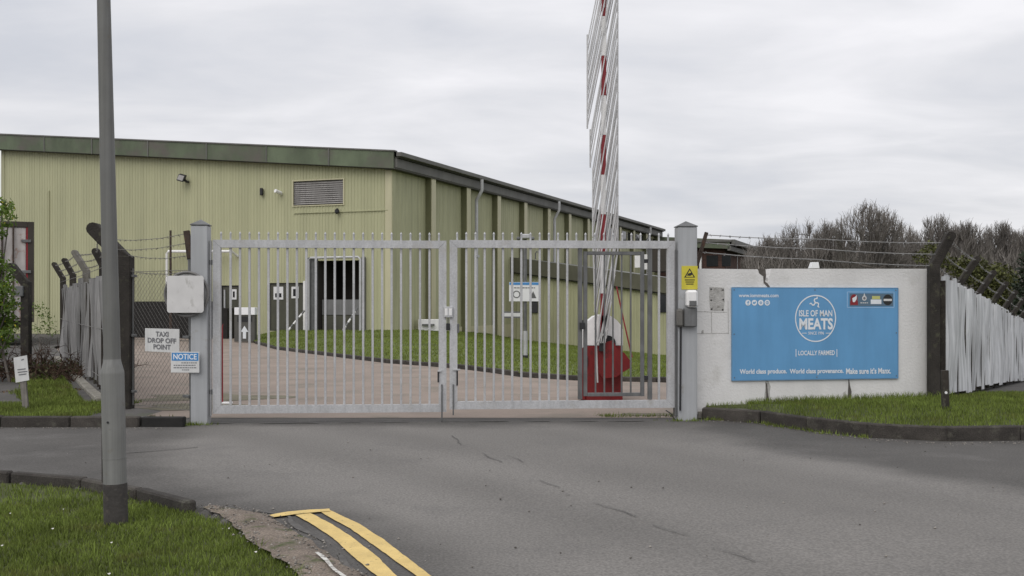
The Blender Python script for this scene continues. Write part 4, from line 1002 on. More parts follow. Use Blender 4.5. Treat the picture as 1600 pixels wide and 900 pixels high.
# ------------------------------------------------------------------ white wall and its board
wt = 2.095
ww = thing('white_wall', 'cracked white rendered wall right of the gate carrying the blue board', 'wall', WP.pt(WP.len / 2, 0))
sN = WP.s_(1195); u = lambda x: WP.s_(x)
zt = lambda x, y: WP.z_(x, y)
outl = [(0, .06), (WP.len, .06), (WP.len, wt + .02)] + [(u(1205), wt + .005), (u(1202.5), zt(1202, 430)), (u(1200), zt(1200, 434)), (u(1199.5), zt(1199, 441)), (u(1196.5), zt(1196, 437)), (u(1193), zt(1193, 428)), (u(1188), zt(1188, 426.5)), (u(1183.5), wt - .005)] + [(0, wt)]
mb = MB(); mb.prism([WP.pt(a, z, 0) for a, z in outl], Vector((WP.n.x, WP.n.y, 0)) * -.22); body = part('rendered_body', mb, M_render, ww)
mb = MB(); WP.box(mb, .02, u(1212), .0, .1, -.2, .035, .01); part('plinth', mb, M_kerbl, ww)
def wpoly(name, pts, m, off=.003): mb = MB(); mb.add([WP.px(x, y, off) for x, y in pts[::-1]], [tuple(range(len(pts)))]); return part(name, mb, m, ww)
wpoly('crack', [(1184, 419.8), (1196, 420), (1197, 431), (1195.5, 440), (1199.5, 443), (1204, 449.5), (1199, 448.5), (1193, 442), (1192.5, 432), (1186, 427)], M_crack, .002)
wpoly('crack', [(1196, 594), (1200, 594), (1204, 604), (1202.5, 612), (1203.5, 626), (1193.5, 626), (1195.5, 610)], M_renderd, .002)
wpoly('crack', [(1196, 597), (1198.5, 600), (1199.5, 613), (1202, 626), (1197, 626), (1197, 610)], M_crack, .004)
wpoly('crack', [(1326.5, 592), (1328, 602), (1330.5, 612), (1330, 622), (1324.5, 622), (1325, 608), (1325.6, 592)], M_crack, .003)
wpoly('crack', [(1317, 614), (1321, 611), (1322.5, 622), (1316, 622)], M_renderd, .003)
wpoly('bare_patch', [(1108.5, 448.5), (1131.5, 449.5), (1132, 470), (1131, 486), (1109.5, 485), (1108, 465)], M_renderd, .002)
for x, y in ((1111, 452), (1129.5, 453), (1111, 469), (1130, 468), (1112, 483), (1129, 484)):
    mb = MB(); disc(mb, WP, u(x), zt(x, y), .012, .005, 8); part('screw_hole', mb, M_inkb, ww)
for q in ([(1089, 486.5), (1136, 487.5), (1136, 488.3), (1089, 487.3)], [(1089, 521), (1138, 520), (1138, 520.8), (1089, 521.9)], [(1111, 488), (1112, 488), (1112.4, 520), (1111.4, 520)], [(1137, 470), (1137.9, 470), (1138.5, 522), (1137.5, 522)], [(1096, 517), (1099, 515), (1099.5, 521), (1095.5, 522)]): wpoly('hairline_crack', q, M_renderd, .0025)
BO = .025
bd = thing('company_board', 'large blue meat company advertising board fixed on the white wall', 'sign board', WP.px(1272, 594, BO))
bs0, bs1, bz0, bz1 = u(1143), u(1401.5), zt(1143, 594.2), zt(1143, 449.6)
mb = MB(); WP.box(mb, bs0, bs1, bz0, bz1, .004, BO, .003); part('panel', mb, M_blue, bd)
mb = MB()
for (a, b, c, d) in ((bs0 - .006, bs1 + .006, bz1 + .0005, bz1 + .008), (bs0 - .006, bs1 + .006, bz0 - .008, bz0 - .0005)): WP.box(mb, a, b, c, d, .003, BO + .003)
for (a, b) in ((bs0 - .008, bs0 - .0005), (bs1 + .0005, bs1 + .008)): WP.box(mb, a, b, bz0, bz1, .003, BO + .003)
part('frame', mb, mat('board_edge', (.16, .3, .46), .1, 5, .5), bd)
for x, y in ((1146, 453), (1272, 453), (1398, 453.5), (1146.5, 590), (1275, 589), (1399, 587), (1399, 520), (1146, 522)):
    mb = MB(); disc(mb, WP, u(x), zt(x, y), .009, BO + .004, 8, th=.004); part('screw', mb, M_galvd, bd)
def bl(txt, x0, x1, y0, y1, bold=.02, m=None): return letter(bd, WP, txt, x0, x1, y0, y1, BO + .003, m or M_ink, bold)
bl('www.iommeats.com', 1153, 1215, 459, 464.5, .02)
cx_, cy_ = 1273, 497.5; rz = 37.0 / F * 15.45
mb = MB(); disc(mb, WP, u(cx_), zt(cx_, cy_), rz, BO + .003, 64, inner=rz - .017, rx=34.2 / F * 15.7); part('emblem_ring', mb, M_ink, bd)
# three-legged emblem
mb = MB(); ce = (u(1272.5), zt(1272.5, 473)); sc = .062
def leg(ang):
    pts = [(-.16, -.05), (.05, .16), (.55, .33), (.98, .12), (1.02, -.48), (1.34, -.62), (1.3, -.78), (.78, -.72), (.74, -.08), (.45, .02), (.12, -.16)]
    c, s = math.cos(ang), math.sin(ang); return [(ce[0] + sc * (x * c - y * s), ce[1] + sc * (x * s + y * c)) for x, y in pts]
for k in range(3):
    q = leg(R(100 + 120 * k)); mb.add([WP.pt(a, z, BO + .003 + .0004 * k) for a, z in q], [tuple(range(len(q)))])
part('emblem', mb, M_ink, bd)
bl('ISLE OF MAN', 1247, 1299, 484.5, 494.5, .022); bl('MEATS', 1247.5, 1300, 497, 515, .035)
bl('SINCE 1996', 1261.5, 1286, 518, 522.8, .01)
for x0, x1 in ((1252, 1259), (1289, 1296)): mb = MB(); WP.pbox(mb, x0, x1, 520, 520.9, BO, BO + .003); part('rule', mb, M_ink, bd)
bl('LOCALLY FARMED', 1246, 1303, 547.5, 555, .022)
for x in (1242, 1305.8): mb = MB(); WP.pbox(mb, x, x + .9, 545.5, 557.5, BO, BO + .003); part('rule', mb, M_ink, bd)
for txt, x0, x1, ya, yb in (('World class produce.', 1154.5, 1228, 576.3, 586), ('World class provenance.', 1232.5, 1316.5, 575.8, 585.4), ('Make sure it’s Manx.', 1320.5, 1390.5, 574.8, 584)): bl(txt, x0, x1, ya, yb, .028)
for k in range(4):
    x = 1167.5 + k * 10; mb = MB(); disc(mb, WP, u(x), zt(x, 473), 4.5 / F * 15.4, BO + .003, 20); ic = part('icon_disc', mb, M_ink, bd)
    z0 = zt(x, 473); s0 = u(x); o = BO + .0045; mb = MB()
    if k == 0: WP.box(mb, s0 - .004, s0 + .006, z0 - .035, z0 + .02, BO, o); WP.box(mb, s0 - .014, s0 + .018, z0 + .0, z0 + .008, BO, o + .0003); WP.box(mb, s0, s0 + .018, z0 + .018, z0 + .026, BO, o + .0005)
    elif k == 1: mb.add([WP.pt(s0 + a, z0 + b, o) for a, b in ((-.024, -.012), (-.005, -.02), (.018, -.004), (.024, .014), (.01, .02), (0, .006), (-.022, .014))], [(0, 1, 2, 3, 4, 5, 6)])
    elif k == 2: disc(mb, WP, s0, z0, .012, o, 14, inner=.007); disc(mb, WP, s0, z0, .024, o, 4, inner=.018)
    else: disc(mb, WP, s0, z0, .024, o, 16, inner=.016); WP.box(mb, s0 - .004, s0 + .004, z0 - .02, z0 + .02, BO, o + .0005)
    part('icon', mb, M_blue, ic)
# row of small badges
mb = MB(); q = [(1322.5, 456.3), (1395.5, 456.3), (1395.5, 480.5), (1322.5, 480.5)]
for a, b in zip(q, q[1:] + q[:1]):
    if a[1] == b[1]: WP.pbox(mb, min(a[0], b[0]), max(a[0], b[0]), a[1] - .4, a[1] + .4, BO, BO + .0024)
    else: WP.pbox(mb, a[0] - .4, a[0] + .4, min(a[1], b[1]) + .5, max(a[1], b[1]) - .5, BO, BO + .0024)
part('badge_outline', mb, mat('pale_blue_ink', (.35, .52, .70), .05), bd)
mb = MB(); WP.pbox(mb, 1326, 1394, 458.5, 478.5, BO, BO + .0026); part('badge_strip', mb, mat('slate_ink', (.10, .16, .22), .05), bd)
mb = MB(); disc(mb, WP, u(1333), zt(1333, 466.5), .062, BO + .0036, 20, rx=.056); WP.pbox(mb, 1327, 1339, 470, 476.5, BO + .001, BO + .0037); part('badge', mb, M_redb, bd, label='red badge')
mb = MB(); mb.add([WP.px(x, y, BO + .0046) for x, y in ((1331, 472), (1330, 466), (1334, 464), (1337, 461), (1337, 467), (1334, 472))][::-1], [(0, 1, 2, 3, 4, 5)]); part('badge_mark', mb, M_ink, bd)
mb = MB(); disc(mb, WP, u(1349), zt(1349, 466), .036, BO + .0036, 12); mb.add([WP.px(x, y, BO + .0037) for x, y in ((1347.6, 462.4), (1350.4, 462.4), (1349, 457.6))][::-1], [(0, 1, 2)]); part('badge', mb, M_plate, bd)
mb = MB(); disc(mb, WP, u(1349), zt(1349, 466), .02, BO + .0046, 10); part('badge_mark', mb, M_grey_ink, bd)
greek(bd, WP, 1343, 1355, 472.5, 1.4, BO + .0036, M_plate)
mb = MB(); WP.pbox(mb, 1359, 1375.5, 468, 475, BO + .001, BO + .0036); part('badge', mb, M_ink, bd)
mb = MB(); WP.pbox(mb, 1361, 1373.5, 462.5, 467.5, BO + .001, BO + .0037); part('badge', mb, mat('pale_yellow_ink', (.5, .5, .18), .1), bd)
mb = MB(); disc(mb, WP, u(1385.5), zt(1385.5, 468.5), .078, BO + .0036, 24, rx=.076); part('badge', mb, M_inkb, bd)
mb = MB(); WP.pbox(mb, 1379, 1392, 467, 470.3, BO + .003, BO + .0044); part('badge_mark', mb, M_plate, bd)

# ------------------------------------------------------------------ right fence
rf = thing('sheeted_fence', 'white sheeted fence running downhill from end of white wall', 'fence', RF.pt(0, .25))
fbase = lambda s: .30 - .0485 * s
ftop = lambda s: 2.02 - .0485 * s
cp = P(1458.5, 622, 15.75)
cranked(rf, cp, P(1458, 412, 15.75).z, P(1484, 369, 15.7), .145, M_conc, zb=.1)
rposts = []
s = 3.4
while s < 36:
    p = RF.pt(s, 0, -.12); zt_ = ftop(s) + .1; tip = Vector((p.x + .30, p.y - .05, zt_ + .42)); cranked(rf, p, zt_, tip, .12, M_conc, zb=fbase(s) - .3); rposts.append((Vector((p.x, p.y, zt_)), tip)); s += 3.3
s = .12; k = 0
while s < 34:
    wd = random.uniform(.75, 1.0) if s < 20 else 1.2; nn = 17; rows = []; ph = random.random() * 6; tl_ = random.uniform(-.03, .03); dt = random.uniform(-.05, .03); db = random.uniform(-.06, .03); amp = random.uniform(.45, .85)
    for j in range(9):
        v = j / 8; row = []
        for i in range(nn):
            uu = i / (nn - 1); sx = s + uu * wd * .955 + tl_ * (v - .5)
            o = .05 + amp * (.038 * math.sin(uu * 15 + ph + v * 1.1) + .016 * math.sin(uu * 34 + ph * 2 + v * 2)) + .02 * math.sin(v * 6 + ph)
            if i in (0, nn - 1): o -= .05
            z = fbase(sx) + db + (ftop(sx) + dt - fbase(sx) - db) * v + .03 * math.sin(uu * math.pi * 2 + ph) * v
            row.append(RF.pt(sx, z, o))
        rows.append(row)
    mb = MB(); mb.grid(rows); part('sheet', mb, M_sheetw, rf, smooth=True)
    mb = MB(); q0 = RF.pt(s - .03, fbase(s) - .05, .015); q1 = RF.pt(s - .03 + tl_ * .7, ftop(s) + random.uniform(-.08, .02), .015); mb.bar(q0, q1, .05, .075 + random.uniform(-.02, .02), (RF.d.x, RF.d.y, 0)); part('seam_shade', mb, M_wood_shade, rf)  # shade of the fold between two sheets, painted as a dark upright strip
    s += wd; k += 1
part('shade_backing', MB().prism([RF.pt(0, .05, -.08), RF.pt(34, .05 - .0485 * 34, -.08), RF.pt(34, 1.9 - .0485 * 34, -.08), RF.pt(0, 1.9, -.08)], Vector((RF.n.x, RF.n.y, 0)) * -.02), mat('backing', (.04, .037, .034), .2, 3, .9), rf)  # full-height dark backing, added so the gaps between sheets look shaded
tips = [P(1484, 371, 15.7)] + [t for b, t in rposts]; bends = [P(1458, 414, 15.75)] + [b for b, t in rposts]
for f in (.08, .5, .95): part('barbed_wire', barbed([b.lerp(t, f) for b, t in zip(bends, tips)], r=.006, sag=.04, barb=.2), mat('pale_wire', (.27, .265, .26), .2, 10, .5, .3) if f == .08 else MATS['pale_wire'], rf)
ir = thing('iron_bracket', 'rusty cranked iron arm behind right gate post carrying barbed wire', 'bracket', WP.pt(.05, 2.1, -.1))
mb = MB(); mb.bar(P(1089.5, 412, 15.35), P(1104, 363, 15.35), .05, .05, (1, 0, 0), .004); mb.bar(P(1089.5, 412, 15.35), P(1089.5, 440, 15.35), .05, .05, (1, 0, 0), .004); part('arm', mb, M_rust, ir)
for (xa, ya, xb, yb) in ((1103, 367, 1483, 380), (1099, 379, 1473, 398), (1094.5, 394, 1462, 416)): part('barbed_wire', barbed([P(xa, ya, 15.35), P((xa + xb) / 2, (ya + yb) / 2 + 1, 15.55), P(xb, yb, 15.72)], r=.006, sag=.02, barb=.14), MATS['pale_wire'], ir)
sk_ = thing('marker_stake', 'short weathered timber stake with white stud in right grass bank', 'stake', G(1477, 650, .15)); yy = G(1477, 650, .15).y
mb = MB(); mb.bar(P(1477.5, 654, yy), P(1476, 578.5, yy), .085, .07, (1, 0, 0), .006); part('stake', mb, M_wood_shade, sk_)
mb = MB(); p = P(1478, 613.5, yy - .04); mb.tube([p, p + Vector((0, -.008, 0))], .018, 8); part('stud', mb, M_hood, sk_)

# ------------------------------------------------------------------ barrier
Yb = 18.1; BPn = Plane(P(900, 0, Yb), P(1000, 0, Yb))
br = thing('vehicle_barrier', 'raised red and white vehicle barrier with folded rod skirt behind gate', 'barrier', G(942, 625))
mb = MB(); BPn.pbox(mb, 915, 973, 540, 627, -.5, 0, .015); part('cabinet', mb, M_red, br)
mb = MB(); BPn.pbox(mb, 907.5, 914.8, 544, 625, -.35, .02, .01); part('side_post', mb, M_red, br)
mb = MB(); BPn.pbox(mb, 907.5, 914.8, 515, 543.5, -.35, .02, .01); part('side_post_top', mb, M_hood, br)
mb = MB(); BPn.pbox(mb, 907, 913.5, 500, 514.5, -.2, -.05, .01); part('lock_box', mb, M_blackp, br)
mb = MB(); n3 = Vector((BPn.n.x, BPn.n.y, 0)); mb.prism([BPn.px(x, y, 0) for x, y in ((914.9, 539.6), (973.4, 539.6), (973.4, 515), (971, 509), (965, 501.5), (958, 495.5), (951, 492.5), (937, 492), (928, 494.5), (920, 501), (916.5, 507), (914.9, 514))], n3 * -.5); part('hood', mb, M_hood, br)
mb = MB(); BPn.pbox(mb, 915, 918, 556, 572, .001, .03, .004); part('latch', mb, M_galvd, br)
mb = MB(); mb.prism([BPn.px(x, y, .2) for x, y in ((934, 545), (940, 536), (956, 531), (962, 543), (974, 551), (985.5, 566), (984, 573), (972, 580), (961, 588), (941, 590), (934, 581))], n3 * -.1); part('counterweight', mb, M_red, br)
mb = MB(); disc(mb, BPn, BPn.s_(949), BPn.z_(949, 536), .13, .12, 20, th=.11); part('pivot', mb, M_blackp, br)
mb = MB(); mb.bar(BPn.px(938, 548, .25), BPn.px(942, 492, .25), .09, .06, (1, 0, 0), .008); part('boom_clamp', mb, M_blackp, br)
bx = lambda y: 939.8 + (530 - y) / 530 * 2.2
y = 520.0; k = 0
while y > -250:
    h_ = 61; mb = MB(); y2 = y - h_; mb.bar(BPn.px(bx(y), y, .25), BPn.px(bx(y2), y2, .25), .08, .06, (1, 0, 0), .006); part('boom_section', mb, M_hood if k % 2 else M_redb, br); y = y2; k += 1
Lx = lambda y: 914 if y < 60 else 916 if y < 206 else 920.5 if y < 266 else 924.5 if y < 375 else 926 + (y - 375) / 155 * 2
Rx = lambda y: 963 if y < 392 else 963 - (y - 392) / 138 * 18
mb = MB(); mb.tube([BPn.px(963, y, .25) for y in (-250, 100, 392)] + [BPn.px(945, 528, .25)], .012, 6); part('skirt_rail', mb, M_rod, br)
for ya, yb in ((60, 205), (206, 265), (266, 372), (373, 596)):
    mb = MB(); mb.tube([BPn.px(Lx(ya + 1), ya, .26), BPn.px(Lx(yb - 1) + (3 if yb > 500 else 0), yb, .26)], .013, 6); part('skirt_rail', mb, M_rod, br)
y = 745.0; k = 0
while y > -240:
    yb, yt = y, y - 232
    if yt < 525:
        p0 = (bx(yb + 60), yb) if yb < 62 else (Lx(yb), yb) if yb < 520 else (930 + (k % 5) * 3.2, 535); p1 = (Rx(yt), yt); o = (.31, .19, .17)[k % 3] + random.uniform(-.01, .01)
        mb = MB(); mb.tube([BPn.px(*p0, o), BPn.px(*p1, o)], .0105, 6); part('skirt_rod', mb, M_rod, br)
    y -= 13.5 + random.uniform(-2, 2); k += 1
mb = MB(); mb.tube([BPn.px(961, 448, .25), BPn.px(972, 500, .25), BPn.px(985, 557, .25)], .012, 6); part('stay_rod', mb, M_redb, br)

# ------------------------------------------------------------------ things in the yard
q = P(381.5, 533, 45.0); pd = thing('arrow_pedestal', 'dark pedestal with white arrow and bright blank top plate in yard', 'sign', (q.x, q.y, 0)); PD = Plane((q.x - 1, 45), (q.x + 1, 45))
mb = MB(); PD.pbox(mb, 366, 398, 492, 534, -.4, 0, .01); part('body', mb, mat('pedestal_grey', (.085, .083, .075), .1, 3, .6), pd)
mb = MB(); PD.pbox(mb, 366.5, 398.5, 480.5, 492, -.42, .04, .01); part('top_plate', mb, M_whiteb, pd)
mb = MB(); mb.add([PD.px(x, y, .004) for x, y in ((379.5, 529), (384.5, 529), (384.5, 518.5), (388, 518.5), (382, 509), (376, 518.5), (379.5, 518.5))], [(0, 1, 2, 3, 4, 5, 6)]); part('arrow', mb, M_ink, pd)
mb = MB(); PD.pbox(mb, 371, 394, 494.5, 503, .0005, .01); part('dark_slot', mb, M_blackp, pd)
rp_ = thing('red_marker_post', 'thin red marker post just behind the left gate hinge', 'post', G(346.5, 632)); p = G(346.5, 632)
mb = MB(); mb.tube([p, P(346.3, 520, p.y)], .022, 8); part('post', mb, M_redb, rp_)
mb = MB(); mb.tube([P(346.3, 520, p.y), P(347, 512, p.y), P(348.6, 506, p.y)], [.022, .012, .004], 6); part('tip', mb, M_redb, rp_)
mb = MB(); mb.box(p.x - .03, p.x + .16, p.y - .08, p.y + .08, 0, .04, .01); part('foot', mb, M_hood, rp_)
Ys = 31.5; SP = Plane(P(700, 0, Ys), P(900, 0, Ys)); zb_ = .2
sp_ = thing('site_signpost', 'grey steel signpost on the lawn with white board and finger sign', 'signpost', P(821, 560, Ys))
mb = MB(); mb.tube([P(820.5, 565, Ys), P(820.5, 374, Ys)], .052, 10); po = part('pole', mb, M_galvd, sp_, smooth=True)
mb = MB(); mb.tube([P(821, 555, Ys), P(821, 517, Ys)], .062, 10); part('pole_sleeve', mb, M_galv, po, smooth=True)
mb = MB(); SP.pbox(mb, 817, 825, 555, 564, -.1, .09); part('pole_foot', mb, M_blackp, po)
mb = MB(); SP.pbox(mb, 813.5, 828, 366, 373.5, -.15, .15, .03); lm = part('lamp_head', mb, M_galv, sp_)
for x0, x1 in ((807, 813), (828.5, 835)): mb = MB(); SP.pbox(mb, x0, x1, 370, 375.5, -.08, .12, .03); part('lamp', mb, M_galvd, lm)
mb = MB(); SP.pbox(mb, 795.5, 842, 441, 471, .07, .1, .006); sb_ = part('sign_board', mb, M_white, sp_)
mb = MB(); SP.pbox(mb, 796, 841.5, 441.3, 445.3, .101, .106); part('header', mb, M_blue_ink, sb_)
mb = MB(); disc(mb, SP, SP.s_(807), SP.z_(807, 460), .11, .104, 20, inner=.08); part('round_symbol', mb, M_galvd, sb_)
mb = MB(); mb.add([SP.px(x, y, .104) for x, y in ((827, 466), (838, 466), (833, 455))], [(0, 1, 2)]); part('triangle_symbol', mb, M_galvd, sb_)
greek(sb_ if False else sp_, SP, 803, 836, 449, 1.6, .104, M_galvd)
mb = MB(); SP.pbox(mb, 831, 840, 473, 489, .05, .2, .01); part('black_box', mb, M_blackp, sp_)
mb = MB(); mb.prism([SP.px(x, y, .09) for x, y in ((782.5, 492), (786, 486.5), (816.5, 486.5), (816.5, 497), (786, 497))], Vector((0, .02, 0))); fs_ = part('finger_sign', mb, M_galvd, sp_)
mb = MB(); SP.pbox(mb, 788, 815, 489, 494.5, .0905, .094); part('finger_plate', mb, M_plate, fs_)

# trailer at the left edge, its rear doors towards the camera
p_ = P(-8, 0, 38.5); tdir = Vector((p_.x, p_.y)).normalized(); trt = Vector((tdir.y, -tdir.x)); tq = Vector((p_.x, p_.y))
TP = Plane(tq - trt * 1.27, tq + trt * 1.27); tr = thing('lorry_trailer', 'rusty white box trailer with dark door frame at far left', 'trailer', (p_.x, p_.y, .1))
W2 = 2.54; ztr = P(0, 345, 38.5).z
def tbox(name, a, b, z0, z1, o0, o1, m, bev=.01): mb = MB(); TP.box(mb, a, b, z0, z1, o0, o1, bev); return part(name, mb, m, tr)
tbox('box_body', .02, W2 - .02, 1.0, ztr - .02, -9, -.06, M_trail, .02)
tbox('door_frame', W2 - .2, W2, .95, ztr, -.05, .04, M_dark); tbox('door_frame', 0, .2, .95, ztr, -.05, .04, M_dark); tbox('door_frame', .205, W2 - .205, ztr - .2, ztr, -.05, .04, M_dark)
tbox('door_seal', W2 - .26, W2 - .205, 1.2, ztr - .21, -.05, .02, M_redb, 0)
tbox('door', .22, W2 / 2 - .01, 1.1, ztr - .22, -.05, 0, M_trail); tbox('door', W2 / 2 + .01, W2 - .27, 1.1, ztr - .22, -.05, 0, M_trail)
for a in (.5, 1.0, 1.5, 1.86): mb = MB(); mb.tube([TP.pt(a, 1.0, .05), TP.pt(a, ztr - .15, .05)], .032, 6); part('lock_rod', mb, M_rust, tr)
for z in (1.6, 2.7, 3.8): tbox('door_hinge', W2 - .42, W2 - .1, z, z + .1, .045, .09, M_galvd)
for ow in (-1.2, -2.4):
    for a in (.1, W2 - .4): mb = MB(); mb.tube([TP.pt(a, .6, ow), TP.pt(a + .3, .6, ow)], .5, 20); part('wheel', mb, M_blackp, tr, smooth=True)
tbox('chassis', .3, W2 - .3, .75, .99, -8.5, -.3, M_rust)

# ------------------------------------------------------------------ bushes at the left
def leafcloud(blobs, n, size):
    """blobs: (centre, radii); leaves near the surface and inside"""
    V = np.zeros((n * 4, 3), np.float32); tn = np.zeros(n * 4, np.float32); vol = np.array([b[1][0] * b[1][1] * b[1][2] for b in blobs]); pick = rng.choice(len(blobs), n, p=vol / vol.sum())
    for i in range(n):
        c, r = blobs[pick[i]]; d = rng.normal(size=3); d /= np.linalg.norm(d); q = d * (rng.random() ** .45) * np.array(r); p = np.array(c) + q
        a = rng.normal(size=3); a /= np.linalg.norm(a); b = np.cross(a, rng.normal(size=3)); b /= np.linalg.norm(b); s = size * rng.uniform(.6, 1.3)
        V[i * 4:i * 4 + 4] = [p - a * s, p - b * s * .45, p + a * s, p + b * s * .45]; tn[i * 4:i * 4 + 4] = rng.random()
    return V, np.arange(4 * n).reshape(-1, 4), tn
Ybu = 21.0
bu = thing('flowering_bush', 'green bush with yellow flowers at left edge of picture', 'bush', P(0, 560, Ybu) - Vector((0, 0, P(0, 560, Ybu).z - .1)))
blobs = []
for x, y, r in ((-25, 330, 24), (5, 325, 20), (14, 342, 15), (-10, 360, 22), (-30, 400, 34), (2, 430, 22), (12, 450, 19), (-8, 470, 30), (14, 478, 20), (6, 505, 24), (-30, 500, 35), (-60, 420, 60), (-80, 480, 60), (12, 415, 12), (0, 528, 24), (16, 520, 16), (-25, 545, 34)):
    c = P(x, y, Ybu + random.uniform(-.3, .3)); rr_ = r / F * Ybu; blobs.append((tuple(c), (rr_, rr_, rr_ * .85)))
V, T, tn = leafcloud(blobs, 12500, .05); npmesh('foliage', V, T, M_leaf, bu, tint=tn, nside=4, kind='stuff')
V, T, tn = leafcloud([((c[0] + .02, c[1] - .1, c[2] + .03), tuple(k * .95 for k in r)) for c, r in blobs], 480, .028); npmesh('flowers', V, T, M_flower, bu, tint=tn, nside=4, kind='stuff')
mb = MB()
for c, r in blobs:
    g0 = Vector((P(-5, 0, Ybu).x + random.uniform(-.4, .3), Ybu, .1)); c = Vector(c); mb.tube([g0, g0.lerp(c, .5) + Vector((random.uniform(-.1, .1), 0, .1)), c, c + Vector((random.uniform(-.1, .1), 0, r[2] * .8))], [.03, .02, .012, .004], 5)
part('stem', mb, M_bark, bu)
# thin wild shrub and dead undergrowth
def twiggy(base_pts, h, spread, nb):
    mb = MB()
    for p in base_pts:
        p = Vector(p); d = Vector((random.gauss(0, spread), random.gauss(0, spread), 1)); hh = h * random.uniform(.5, 1.1); q = [p]; v = d.normalized()
        for k in range(5): v = (v + Vector((random.gauss(0, .25), random.gauss(0, .2), random.gauss(0, .12) - .05 * k))).normalized(); q.append(q[-1] + v * hh / 5)
        mb.tube(q, [.012, .01, .008, .007, .005, .003], 4)
        for j in range(nb):
            k = random.randint(1, 4); a = q[k]; d2 = Vector((random.gauss(0, 1), random.gauss(0, 1), random.uniform(-.2, .9))).normalized() * hh * .28; mb.tube([a, a + d2 * .5 + Vector((0, 0, .02)), a + d2], [.006, .005, .002], 3)
    return mb
Yw = 27.0
ws_ = thing('wild_shrub', 'sparse thin-stemmed wild shrub in front of green facade', 'shrub', P(68, 545, Yw))
bp = [(P(random.uniform(52, 84), 550, Yw).x, Yw + random.uniform(-.3, .3), .1) for k in range(9)]
part('stem', twiggy(bp, 1.25, .25, 5), M_bark, ws_)
V, T, tn = leafcloud([(tuple(P(x, y, Yw)), (.22, .2, .2)) for x, y in ((55, 485), (62, 478), (75, 500), (60, 515), (80, 515), (70, 492))], 260, .035); npmesh('foliage', V, T, M_leaf, ws_, tint=tn, nside=4)
bp = [(random.uniform(-15, -8.3), random.uniform(20.5, 24), .1) for k in range(420)]
part('dead_undergrowth', twiggy(bp, .75, .7, 5), M_scrub, None, 'reddish brown dead undergrowth below the flowering bush', 'undergrowth', kind='stuff')
V, T, tn = leafcloud([((random.uniform(-16, -9), random.uniform(19.8, 24), .22), (.5, .4, .22)) for k in range(40)], 5200, .045); npmesh('ground_cover', V, T, mat('ground_cover_leaf', (.055, .07, .022), .3, 2, .8, tint=.5, spot=(.10, .06, .035), sp_scale=2.5, sp_pos=.52), None, 'low weedy ground cover under the bush', 'ground cover', 'stuff', tn, nside=4)
V, T, tn = leafcloud([((random.uniform(-9.5, -7.6), random.uniform(16.9, 19), .1), (.3, .25, .05)) for k in range(14)], 1500, .025); npmesh('leaf_litter', V, T, mat('litter', (.13, .09, .06), .3, 4, .9, tint=.4), None, 'brown leaf litter on the tarmac beside left fence', 'leaf litter', 'stuff', tn, nside=4)
# daisies on verge
V = []; T = []
for k in range(16):
    x, y = random.uniform(-5, -1.3), random.uniform(6, 9)
    if sdist(vp, x, y) < .05: continue
    o = len(V); z = random.uniform(.0, .02); r_ = random.uniform(.007, .014); V += [(x + r_ * math.cos(a), y + r_ * math.sin(a), z + .004 * math.sin(a * 2)) for a in [j * math.tau / 6 for j in range(6)]]; T.append(tuple(range(o, o + 6)))
npmesh('daisies', V, T, mat('petal', (.62, .6, .55), .1, 20, .7), None, 'tiny pale daisies and litter flecks in the verge grass', 'flowers', 'stuff', nside=6)

